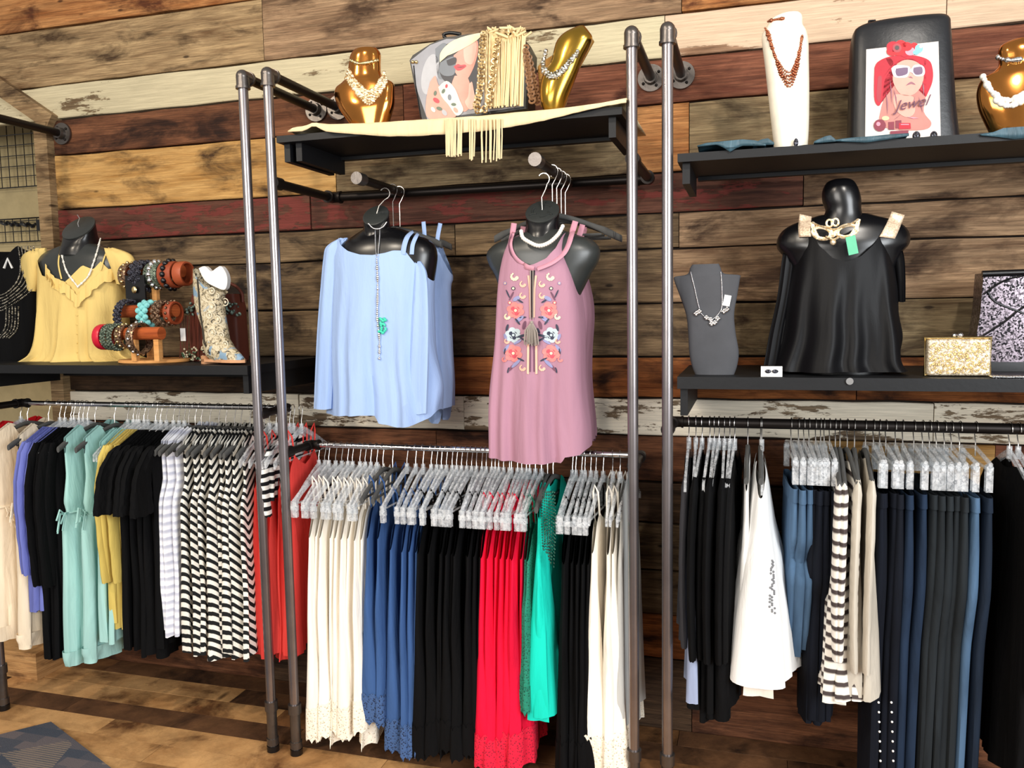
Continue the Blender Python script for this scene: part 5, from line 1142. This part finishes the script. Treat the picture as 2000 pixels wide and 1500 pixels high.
# tilted gold bust
YV = 2.62
M_OLDG = plain('olive_gold', hexc('#b8923c'), 0.2, 1.0)
t, bv = bust('gold tilted neck bust with crystal necklace, right on the middle top shelf', [(52, 1126, 1142, .012), (62, 1102, 1150, .028), (74, 1088, 1157, .034), (90, 1082, 1150, .036), (110, 1076, 1138, .036), (130, 1062, 1129, .038), (150, 1056, 1120, .042), (175, 1056, 1108, .042), (195, 1063, 1100, .034), (208, 1070, 1094, .026)], YV, zr_, M_OLDG, 'tilted_bust')
a_ = [P(x, y, YV + 0.045) for x, y in [(1050, 130), (1060, 120), (1150, 62), (1160, 80), (1122, 150), (1104, 206), (1056, 208)]]; a_ = [Vector((v.x, v.y, max(v.z, zr_))) for v in a_]; MB().prism(a_, (0, 0.008, 0)).build('back_plate', wood('bust_back', hexc('#c89a54'), hexc('#a8783a'), None, grain=.3), t, False)
mb = MB()
for q in range(3): mb = beads(bv, [(1066 - q * 2, 100 + q * 8), (1062 - q, 125 + q * 6), (1070, 140 + q * 5), (1085, 142 + q * 4), (1102, 130 + q * 4), (1118, 112 + q * 3), (1128, 100 + q * 2)], 20, .0062, YV, mb, .4, 0, .004)
o = mb.build('crystal_necklace', glitter('crystal', hexc('#8a8068'), (1, 1, .96), 200, .12, .9)); setp(o, 'crystal cluster necklace on the tilted gold bust', 'necklace')

# ------------------------------------------------------------------ right top shelf
ZU = 2.046
F_TEAL = fabric('teal_satin', hexc('#34525f'), 0.5, 0.7, 0.5, spec=0.5)
vs = []; fs = []; NX, NY = 110, 16; x0, x1 = P(1362, 285, 2.52).x, 1.4
rd = random.Random(4)
def wr(x, y): return 0.010 * max(0, math.sin(x * 23 + 1.5 * math.sin(y * 20)) * math.sin(x * 9.3 + 2 + y * 6)) + 0.004 * max(0, math.sin(x * 57 + y * 30)) + 0.002
for i in range(NX + 1):
    x = lerp(x0, x1, i / NX); ed = 2.515 + 0.05 * math.sin(x * 11 + 1) ** 2 * (0.6 + 0.4 * math.sin(x * 31)) - (0.03 if abs(x - P(1425, 285, 2.5).x) < .03 else 0)
    for j in range(NY + 1):
        y_ = lerp(ed, 2.95, (j / NY)); vs.append((x, y_, ZU + 0.002 + wr(x, y_) * min(1, 0.3 + j / 3)))
for i in range(NX):
    for j in range(NY): a = i * (NY + 1) + j; fs.append((a, a + NY + 1, a + NY + 2, a + 1))
o = MB().add(vs, fs).build('satin_cloth', F_TEAL); setp(o, 'rumpled teal satin cloth laid along the right top shelf', 'cloth')
def drape(T_, B_, Y, m, par, nm, zback):
    vs = []; fs = []; n_ = 40; x0_, x1_ = T_[0][0], T_[-1][0]
    for i in range(n_ + 1):
        x = lerp(x0_, x1_, i / n_); f0 = P(x, interp(T_, x)[0], Y); fb = P(x, interp(B_, x)[0], Y)
        vs += [Vector((f0.x, Y + .14, zback)), Vector((f0.x, Y + .03, max(zback, f0.z - .002))), f0, f0.lerp(fb, .5) + Vector((0, -.003, 0)), fb + Vector((0, -.002, 0))]
    for i in range(n_):
        for k_ in range(4): fs.append((i*5+k_, (i+1)*5+k_, (i+1)*5+k_+1, i*5+k_+1))
    o_ = MB().add(vs, fs).build(nm, m, par); md = o_.modifiers.new('solid', 'SOLIDIFY'); md.thickness = .003; return o_
tc = o; tc_w = Vector(tc.location)
for T_, B_ in (([(1362, 284), (1380, 279), (1400, 277), (1420, 275), (1450, 272), (1475, 274), (1496, 280)], [(1362, 287), (1400, 283), (1412, 288), (1426, 297), (1437, 290), (1450, 285), (1496, 285)]),
               ([(1470, 280), (1488, 272), (1500, 270), (1512, 278)], [(1470, 284), (1512, 283)]), ([(1590, 276), (1612, 266), (1622, 264), (1632, 272)], [(1590, 280), (1632, 277)]),
               ([(1630, 273), (1660, 269), (1700, 266), (1740, 262), (1775, 260)], [(1630, 276), (1690, 279), (1740, 272), (1775, 266)]), ([(1915, 262), (1940, 258), (1960, 250), (1985, 248), (2020, 246)], [(1915, 265), (1950, 268), (1980, 272), (2020, 268)])):
    drape(T_, B_, 2.494, F_TEAL, tc, 'cloth_fold', ZU + .002)
ZU2 = ZU + 0.008
YW2 = 2.64
M_CRG = plain('glare_white_gold', hexc('#fbf0dc'), 0.25, 0.15, 0.7)  # window reflection on the gold mirror painted in as a near-white base
t, bv = bust('tall gold bust with painted-in glare and copper necklaces on the right top shelf', [(27, 1520, 1562, .02), (34, 1506, 1567, .026), (50, 1496, 1568, .028), (62, 1488, 1575, .03), (82, 1489, 1579, .036), (120, 1494, 1580, .042), (180, 1501, 1581, .042), (240, 1508, 1580, .04), (280, 1514, 1577, .036)], YW2, ZU2, M_CRG, 'tall_bust')
mb = MB()
for q in range(5): mb = beads(bv, [(1494 + q * 2, 55 + q * 2), (1508 + q * 1.5, 95 + q * 4), (1528, 132 + q * 6), (1545, 140 + q * 7), (1558, 110 + q * 6), (1567 - q * .5, 70 + q * 3)], 40, .0034, YW2, mb, .4, 0, .003)
o = mb.build('copper_necklace', M_COPPER); setp(o, 'layered copper bead necklaces on the tall gold bust', 'necklace')
o = beads(bv, [(1500, 42), (1515, 38), (1530, 36)], 10, .005, YW2, None, .4, 0, .002).build('brooch', M_COPPER); setp(o, 'copper clip at the top of the tall gold bust', 'brooch')
o = MB().ball(P(1555, 262, YW2 - .05), .010, 0, 8, 5, (.7, .4, 1.3)).build('stone_pendant', M_JET); o.location.z = ZU2 + .004; setp(o, 'small dark stone pendant at the foot of the tall bust', 'pendant')
# black tote with poster
YQ = 2.70
tt = empty('black_tote', (P(1765, 265, YQ).x, YQ, ZU2), 'large black leather tote behind the red hat portrait poster', 'handbag')
rows = [(38, 1760, 1840, .04), (42, 1700, 1845, .05), (50, 1672, 1852, .06), (62, 1664, 1853, .065), (90, 1661, 1855, .07), (150, 1659, 1859, .075), (210, 1657, 1864, .078), (266, 1655, 1872, .08)]
M_TLEA = plain('tote_leather', hexc('#17181c'), 0.36, 0, 0.5, .2, 50)
bo = MB().rings(zfix(loft(rows, YQ + .03, 48, .35, 3), ZU2)).build('body', M_TLEA, tt)
for xs in (1703, 1812): MB().tube([P(xs - 6, 52, YQ), P(xs - 5, 42, YQ + .01), P(xs + 5, 41, YQ + .01), P(xs + 6, 52, YQ)], .005, 6).build('handle_stub', M_TLEA, tt)
po = empty('portrait_poster', (P(1765, 262, YQ - .075).x, YQ - .075, ZU2), 'glossy poster of a woman in a red flowered hat and white sunglasses', 'poster')
YO = YQ - 0.075
TL, TR_, BR, BL = P(1692, 96.5, YO), P(1833, 80.7, YO), P(1838, 262, YO), P(1690, 268, YO)
BR.z = BL.z = ZU2 - .001
MB().prism([TL, TR_, BR, BL], (0, 0.003, 0)).build('sheet', plain('poster_white', hexc('#dccfc6'), .45, 0, .4), po, False)
pm = [plain('a_red', hexc('#b4122a'), .6), plain('a_bright', hexc('#d41c26'), .6), plain('a_dark', hexc('#2c1018'), .4), plain('a_blue', hexc('#6cc4dc'), .4), plain('a_skin', hexc('#dc9e8e'), .6), plain('a_hair', hexc('#b87a70'), .6), plain('a_lens', hexc('#5a3a60'), .3), plain('a_white', hexc('#eee0e6'), .5),
      plain('a_maroon', hexc('#7a1430'), .4), plain('a_line', hexc('#8a5060'), .4), plain('a_pink', hexc('#e8889a'), .4), plain('a_dred', hexc('#9c1028'), .4), plain('a_tan', hexc('#eab890'), .4)]
pr = MB()
def Q5(x, y): return (1640 + x / 5.358, 20 + y / 5.358)
def DA(pts, mi, k_, sm=4): decal(pr, None, [Q5(*p) for p in pts], mi, 0.0012 + .00035 * k_, YO, sm)
DA([(470, 900), (430, 1050), (420, 1180), (560, 1250), (880, 1250), (960, 1180), (880, 1060), (900, 880), (850, 700), (560, 650), (500, 760)], 5, 1)
DA([(365, 600), (400, 540), (500, 490), (640, 470), (800, 475), (930, 520), (970, 600), (975, 720), (930, 850), (895, 900), (900, 700), (870, 560), (760, 500), (640, 520), (540, 610), (470, 740), (450, 900), (410, 1000), (365, 940), (360, 760)], 0, 2)
DA([(365, 600), (400, 540), (520, 500), (560, 560), (500, 640), (460, 780), (445, 930), (410, 1000), (365, 940), (360, 760)], 0, 3); DA([(880, 520), (940, 540), (972, 620), (972, 740), (930, 850), (900, 890), (905, 700)], 0, 3); DA([(480, 500), (640, 470), (800, 475), (900, 520), (880, 580), (760, 510), (620, 530), (540, 590)], 0, 3)
DA([(400, 700), (440, 700), (430, 930), (405, 960), (385, 900)], 11, 4)
DA([(600, 560), (680, 520), (780, 530), (860, 590), (880, 700), (850, 800), (790, 870), (720, 895), (640, 880), (580, 800), (555, 700)], 4, 4)
DA([(570, 880), (640, 880), (760, 900), (790, 960), (780, 1080), (700, 1120), (600, 1060), (560, 960)], 4, 4)
DA([(540, 610), (590, 575), (720, 585), (745, 620), (780, 575), (860, 575), (890, 620), (880, 680), (800, 690), (755, 650), (730, 650), (700, 700), (600, 705), (560, 680)], 7, 6)
DA([(590, 610), (700, 598), (715, 620), (700, 670), (610, 690), (585, 650)], 6, 7); DA([(775, 600), (850, 590), (868, 620), (860, 665), (800, 675), (770, 640)], 6, 7)
DA([(690, 790), (730, 755), (760, 750), (795, 780), (760, 770), (735, 775)], 9, 6); DA([(715, 700), (745, 690), (770, 712), (740, 708)], 9, 6, 0)
for (x, y, r_, c_) in ((560, 380, 70, 0), (640, 360, 60, 1), (620, 420, 70, 1), (700, 380, 60, 1), (740, 430, 55, 10), (550, 430, 60, 1), (680, 450, 50, 0), (780, 370, 40, 1)): DA(ell(x, y, r_, r_ * .8), c_, 5 + r_ * .01, 0)
DA(ell(600, 395, 48), 11, 7, 0); DA(ell(600, 392, 24), 2, 8, 0); DA(ell(830, 400, 42), 3, 7, 0); DA(ell(800, 440, 36, 24), 3, 7.4, 0); DA(ell(850, 380, 16), 7, 8, 0)
for (x0_, y0_, x1_, y1_, c_) in ((520, 720, 545, 980, 9), (560, 820, 600, 1010, 9), (480, 850, 500, 1100, 9), (860, 740, 880, 900, 9), (780, 900, 760, 1000, 9), (820, 900, 870, 1080, 9), (640, 1080, 560, 1150, 9), (700, 1120, 830, 1130, 10)):
    dx, dy = x1_ - x0_, y1_ - y0_; l_ = math.hypot(dx, dy); nx, ny = -dy / l_ * 5, dx / l_ * 5; DA([(x0_ - nx, y0_ - ny), ((x0_ + x1_) / 2 + 14, (y0_ + y1_) / 2 - 4), (x1_, y1_), ((x0_ + x1_) / 2 + 2, (y0_ + y1_) / 2 + 8)], c_, 7, 0)
DA(ell(420, 1205, 64), 8, 6, 0); DA(ell(405, 1190, 22), 10, 7, 0); DA(ell(480, 1130, 40, 24), 12, 5, 0)
for (x, y) in ((540, 1210), (615, 1195)): DA([(x - 30, y - 40), (x + 30, y - 45), (x + 30, y + 40), (x - 30, y + 40)], 8, 6, 0)
DA([(620, 1180), (740, 1180), (745, 1240), (620, 1245)], 0, 7, 0); DA([(530, 1265), (720, 1255), (720, 1290), (530, 1300)], 8, 7, 0); DA([(640, 1190), (725, 1190), (725, 1200), (640, 1200)], 10, 8, 0)
pr.build('portrait_print', pm, po, False, kind='stuff', label='flat printed portrait with red hat and white sunglasses')
def text(body, px, py, Y, size, mat, parent, name, shear=0.0, rot=0.0, ext=0.0006):
    cu = bpy.data.curves.new(name, 'FONT'); cu.body = body; cu.size = size; cu.shear = shear; cu.extrude = ext
    o_ = bpy.data.objects.new(name, cu); COL.objects.link(o_); p_ = P(px, py, Y)
    dg = bpy.context.evaluated_depsgraph_get(); me = bpy.data.meshes.new_from_object(o_.evaluated_get(dg)); bpy.data.objects.remove(o_)
    o2 = bpy.data.objects.new(name, me); COL.objects.link(o2); me.materials.clear(); me.materials.append(mat); o2.parent = parent; o2.location = p_ - parent.location; o2.rotation_euler = (PI / 2, rot, 0); return o2
text('Jewel', 1748, 217, YO - .007, 0.040, plain('a_script', hexc('#5a1c3c'), .4), po, 'lettering', 0.5, -0.12)
# black figurine feet leaning at the poster foot
for i, (x, r_) in enumerate(((1790, 10), (1824, 9))):
    o = MB().ball(P(x, 256, 2.56), S(x, 256, 2.56, r_), 0, 12, 8, (.8, .5, 1.0)).build('cloth_clip', M_JET); o.location.z = ZU + .002
    setp(o, ('glossy black ornament at the poster foot, left one', 'glossy black ornament at the poster foot, right one')[i], 'ornament')
t, bv = bust('rose gold mirrored bust with white rope necklace at the upper right', [(76, 1975, 2030, .02), (84, 1956, 2042, .03), (96, 1950, 2048, .034), (118, 1951, 2048, .034), (130, 1940, 2060, .038), (142, 1918, 2080, .042), (165, 1908, 2090, .046), (195, 1912, 2088, .048), (222, 1924, 2076, .044), (252, 1940, 2060, .038)], 2.66, ZU2, M_ROSE, 'necklace_bust')
mb = beads(bv, [(1920, 150), (1932, 172), (1945, 186), (1965, 196), (1985, 192), (2005, 180), (2030, 160)], 26, .0085, 2.66, None, .3, 0, .005)
mb = beads(bv, [(1946, 196), (1965, 206), (1985, 203), (2005, 190)], 14, .0085, 2.66, mb, .3, 0, .005)
o = mb.build('rope_necklace', M_PEARL); setp(o, 'chunky white rope necklace on the rose gold bust at the upper right', 'necklace')
o = beads(bv, [(1950, 112), (1960, 116), (1975, 118), (1992, 116)], 10, .007, 2.66, None, .3, 0, .003).build('choker', M_SILV); setp(o, 'silver choker on the rose gold bust at the upper right', 'necklace')

# ------------------------------------------------------------------ right middle shelf
ZS = 1.388
M_SLATE = plain('slate_velvet', hexc('#4b4c50'), 0.8, 0, 0.2)
t, bv = bust('slate grey flat necklace bust with silver necklace on the right shelf', [(516, 1352, 1404, .010), (522, 1348, 1407, .012), (534, 1342, 1414, .014), (538, 1318, 1444, .015), (546, 1317, 1445, .016), (575, 1328, 1440, .018), (610, 1340, 1434, .02), (645, 1344, 1437, .022), (680, 1346, 1443, .022), (705, 1351, 1440, .02), (722, 1358, 1434, .018)], 2.60, ZS, M_SLATE, 'flat_bust')
nk = empty('silver_necklace', P(1390, 630, 2.57), 'silver necklace with flower pendants on the slate grey bust', 'necklace')
mb = beads(bv, [(1349, 532), (1356, 560), (1364, 595), (1370, 612), (1380, 620), (1393, 622), (1404, 612), (1410, 598), (1410, 560), (1408, 532)], 80, .0022, 2.58, None, 0, 0, .002); mb.build('chain', M_SILV, nk)
mb = MB()
for (x, y) in ((1360, 612), (1366, 608), (1380, 620), (1388, 624), (1396, 630), (1402, 622), (1414, 608), (1420, 604), (1390, 632)):
    for a in range(4): q = cast(bv, x + 3 * math.cos(a * 1.57), y + 3 * math.sin(a * 1.57), .004, 2.58); mb.ball(q, .0045, 0, 6, 4)
mb.build('flower_pendant', M_SILV, nk, kind='stuff')
a_ = cast(bv, 1420, 587, .003, 2.58); MB().obox(a_, (0.010, 0, -.002), (0, .0008, 0), (0.003, 0, .016)).build('price_tag', M_WHITE, nk, False)
a_ = P(1507, 722, 2.53); w_ = S(1507, 722, 2.53, 21)
cd = empty('earring_card', (a_.x, 2.53, ZS), 'small white card with two dark stud earrings on the right shelf', 'earrings')
MB().obox((a_.x, 2.53, ZS + .015), (w_, 0, 0), (0, .002, -.0005), (0, .003, .015)).build('card', M_WHITE, cd, False)
for s_ in (-1, 1): MB().ball((a_.x + s_ * w_ * .33, 2.525, ZS + .016), .0075, 0, 12, 7, (1.2, .4, .8)).build('stud', M_JET, cd)
# black cold-shoulder top on torso
YX = 2.70
t = empty('torso_form', (P(1640, 720, YX).x, YX, ZS), 'glossy black headed torso form in the black sequin-strap top', 'mannequin')
rows = [(420, 1596, 1696, .045), (426, 1576, 1716, .055), (434, 1548, 1744, .065), (446, 1528, 1766, .074), (462, 1518, 1777, .08), (480, 1518, 1776, .085), (502, 1534, 1758, .085), (560, 1560, 1735, .09), (650, 1565, 1725, .09), (722, 1565, 1725, .085)]
tx = MB().rings(zfix(loft(rows, YX), ZS)).build('torso', M_BLACKP, t)
rows = [(350, 1628, 1658, .02), (356, 1614, 1668, .04), (372, 1606, 1677, .05), (392, 1606, 1682, .052), (410, 1612, 1682, .05), (425, 1606, 1686, .05), (450, 1596, 1698, .055)]
hd_ = MB().rings(loft(rows, YX - .02)).build('head', M_BLACKP, t)
F_SATB = fabric('black_satin', (0.003, 0.003, 0.004), 0.5, 0.10, 0.3, spec=0.18)
top = empty('sequin_strap_top', (P(1640, 720, YX).x, YX, ZS + .004), 'black cold-shoulder top with pale sequin straps on the right shelf', 'top')
rows = [(455, 1556, 1734, .095), (500, 1548, 1742, .105), (560, 1538, 1750, .112), (640, 1524, 1756, .12), (700, 1508, 1765, .13), (722, 1500, 1785, .14)]
body = fg('body', F_SATB, rows, [(1540, 520), (1556, 470), (1566, 460), (1582, 462), (1596, 485), (1620, 508), (1645, 514), (1672, 505), (1698, 482), (1714, 460), (1742, 462), (1746, 500), (1756, 540)], [(1540, 520), (1570, 455), (1730, 455), (1756, 540)], [(1500, 718), (1550, 722), (1620, 720), (1700, 722), (1785, 720)], YX, top, 120, 60, 0.022, 1.9, 12)
bx = bvh_of(body, tx)
sleeve([(1544, 470, 20, -.02), (1540, 510, 28, -.02), (1530, 580, 26, -.03), (1516, 650, 28, -.03), (1506, 712, 30, -.03)], YX, F_SATB, top, ph=1); sleeve([(1744, 470, 16, -.02), (1752, 500, 22, -.02), (1756, 540, 20, -.02), (1758, 590, 16, -.02)], YX, F_SATB, top, ph=2)
M_SEQ = glitter('pale_sequin', hexc('#d0b498'), hexc('#f0dcc0'), 320, .4, .2)
bxs = bvh_of(body, tx, *[o for o in t.children if o.name.startswith('shoulder_cap')])
for LR_ in (([(1562, 418), (1559, 440), (1560, 463)], [(1585, 423), (1583, 444), (1584, 462)]), ([(1742, 413), (1731, 438), (1718, 462)], [(1767, 420), (1757, 446), (1748, 466)])):
    l_, r_ = [curve_px(q, 9) for q in LR_]; vs = []; fs = []
    for i in range(9):
        for k_ in range(6): f_ = k_ / 5; vs.append(cast(bxs, lerp(l_[i][0], r_[i][0], f_), lerp(l_[i][1], r_[i][1], f_), .006, YX - .03))
    fs = [(i*6+k_, i*6+k_+1, (i+1)*6+k_+1, (i+1)*6+k_) for i in range(8) for k_ in range(5)]
    o = MB().add(vs, fs).build('sequin_strap', M_SEQ, top, label='pale gold sequin strap'); md = o.modifiers.new('solid', 'SOLIDIFY'); md.thickness = .003
mk = empty('venetian_mask', P(1632, 452, 2.57), 'small pale gold filigree eye mask pinned on the black torso form', 'mask')
YM = 2.575
mb = MB(); pmk = lambda pts, r_, n_=24, cl=False: mb.tube([P(x, y, YM) for x, y in (pts if cl else curve_px(pts, n_))], r_, 7, closed=cl, flat=.5)
pmk(ell(1605, 455, 18, 11, .2, 22), .0055, cl=True); pmk(ell(1655, 451, 20, 11, -.25, 22), .0055, cl=True)
pmk([(1586, 434), (1590, 450), (1598, 466)], .006); pmk([(1677, 428), (1672, 446), (1660, 462)], .006); pmk([(1586, 434), (1600, 441), (1618, 446), (1630, 448), (1645, 443), (1660, 438), (1677, 428)], .006)
pmk([(1612, 462), (1627, 468), (1640, 462)], .0075); pmk([(1622, 450), (1626, 460), (1634, 450)], .007); pmk(ell(1620, 436, 6, 7, 0, 14), .003, cl=True); pmk(ell(1632, 434, 6, 7, 0, 14), .003, cl=True); pmk([(1625, 440), (1624, 428)], .003); mb.ball(P(1627, 473, YM), .009)
mb.build('mask_frame', glitter('mask_gold', hexc('#c8a878'), hexc('#f6e6c8'), 200, .3, .5), mk)
a_ = P(1664, 479, YM - .004); MB().obox(a_, (.013, 0, .003), (0, .0008, 0), (-.005, 0, .026)).build('green_tag', plain('mint_tag', hexc('#5cb890'), .5), mk, False, label='mint green paper tag')
# clutch, sequin bag, sparkling strap
YC = 2.56
a_ = P(1810, 661, YC); b_ = P(1938, 728, YC)
cl = empty('clutch_bag', ((a_.x + b_.x) / 2, YC, ZS), 'pale gold glitter box clutch on the right shelf', 'handbag')
M_GLT = glitter('champagne_glitter', hexc('#a8957c'), hexc('#e8dcc4'), 260, .4, .2)
bm_ = MB(); bm_.box((a_.x + .004, YC, ZS + .003), (b_.x - .004, YC + .045, a_.z - .003)); o = bm_.build('body', M_GLT, cl, False); md = o.modifiers.new('b', 'BEVEL'); md.width = .008; md.segments = 3
MB().tube([(a_.x, YC + .022, ZS + .003), (b_.x, YC + .022, ZS + .003), (b_.x, YC + .022, a_.z), (a_.x, YC + .022, a_.z)], .0055, 8, closed=True).build('metal_frame', M_PGOLD, cl)
mb = MB(); mb.ball(((a_.x + b_.x) / 2 + .004, YC + .016, a_.z + .008), .008); mb.ball(((a_.x + b_.x) / 2 - .008, YC + .028, a_.z + .007), .007); mb.build('clasp', M_SILV, cl, kind='stuff')
mb = MB()
for _ in range(330): mb.ball((RND.uniform(a_.x + .01, b_.x - .01), YC - .001, RND.uniform(ZS + .01, a_.z - .01)), RND.uniform(.0018, .0036), 0, 5, 3)
mb.build('rhinestones', M_PGOLD, cl, kind='stuff')
YE = 2.78
bgx = [(1921, 533), (2075, 528), (2078, 610), (2090, 694), (1903, 694), (1906, 664), (1915, 610)]
kz = [P(x, y, YE) for x, y in bgx]; kz = [Vector((v.x, v.y, max(v.z, ZS))) for v in kz]
for v in kz[3:5]: v.z = ZS
sb = empty('sequin_handbag', ((kz[0].x + kz[1].x) / 2, YE, ZS), 'black bag covered in silver sequins at the right end of the shelf', 'handbag')
MB().prism(kz, (0, .10, 0)).build('body', glitter('gunmetal_sequin', hexc('#0c0a0d'), hexc('#8c8088'), 220, .25, .8), sb, False)
MB().tube([P(1918, 535, YE - .002), P(2075, 529, YE - .002)], .010, 10).build('top_binding', M_BLACKP, sb)
mb = MB()
for l_ in ([(1921, 575), (1970, 545), (2060, 530)], [(1905, 665), (1960, 630), (2000, 600), (2070, 580)], [(1930, 570), (1945, 590), (2000, 612), (2070, 640)]): mb.tube([P(x, y, YE - .003) for x, y in curve_px(l_, 14)], .003, 6)
mb.build('piping', M_BLACKP, sb, kind='stuff')
q0 = P(1904, 694, YE); MB().box((q0.x, YE - .006, ZS), (kz[3].x, YE + .106, ZS + .028)).build('base_trim', M_BLACKP, sb, False)
mb = MB()
for i in range(46):
    x = lerp(P(1935, 727, 2.54).x, 1.0, i / 45.0)
    for k_ in range(3): mb.ball((x, 2.515 + k_ * .009 + .004 * math.sin(i), ZS + .004), .0045, 0, 6, 4)
o = mb.build('rhinestone_strap', M_SILV); setp(o, 'silver rhinestone strap lying on the shelf in front of the glitter clutch', 'belt')

# beaded edge on the tunic and dotted trousers
tb0 = tun[0]; bpy.context.view_layer.update(); vs_ = [tb0.matrix_world @ v.co for v in tb0.data.vertices]; bvn = BVHTree.FromPolygons(vs_, [tuple(p.vertices) for p in tb0.data.polygons])
mb = MB()
for i in range(34):
    x = 1508 + RND.choice((-4, 0, 4)) * (0.4 + i / 34) - (1466 - 1508) * 0; y = 1095 + i * 3.1; mb.ball(cast(bvn, x, y, .002, 2.5), .0038, 0, 6, 4)
o = mb.build('beaded_edge', plain('smoky_bead', hexc('#77787c'), .4), None, kind='stuff')
loc = tb0.matrix_world.inverted(); o.parent = tb0; o.matrix_parent_inverse = loc
#MORE2
gn = empty('beaded_necklace', P(1070, 1100, 2.5), 'dark green beaded strands hanging beside the turquoise top', 'necklace')
mb = MB()
for q in range(6):
    x = 1060 + q * 4; pts = [(x, 960), (x - 2 + q, 1020), (x + RND.uniform(-4, 4), 1075 + q * 7), (x + 5, 1030), (x + 3, 962)]; mb = beads(None, pts, 44, .0028, 2.495, mb, .2)
mb.build('strand', glitter('green_beads', hexc('#0c2a22'), hexc('#2e6a58'), 200, .3, .3), gn, kind='stuff')

bpy.context.view_layer.update()
jb = dots[0]; vs_ = []; fs_ = []
for c in jb.children:
    b_ = len(vs_); vs_ += [c.matrix_world @ v.co for v in c.data.vertices]; fs_ += [tuple(i + b_ for i in p.vertices) for p in c.data.polygons]
bj = BVHTree.FromPolygons(vs_, fs_); mb = MB()
for i in range(8):
    for x in (1716, 1741): mb.ball(cast(bj, x + i * .6, 1372 + i * 19, .002, 2.5), .0036, 0, 7, 4)
o = mb.build('rivet', M_WHITE, None, kind='stuff'); o.parent = jb; o.matrix_parent_inverse = jb.matrix_world.inverted()
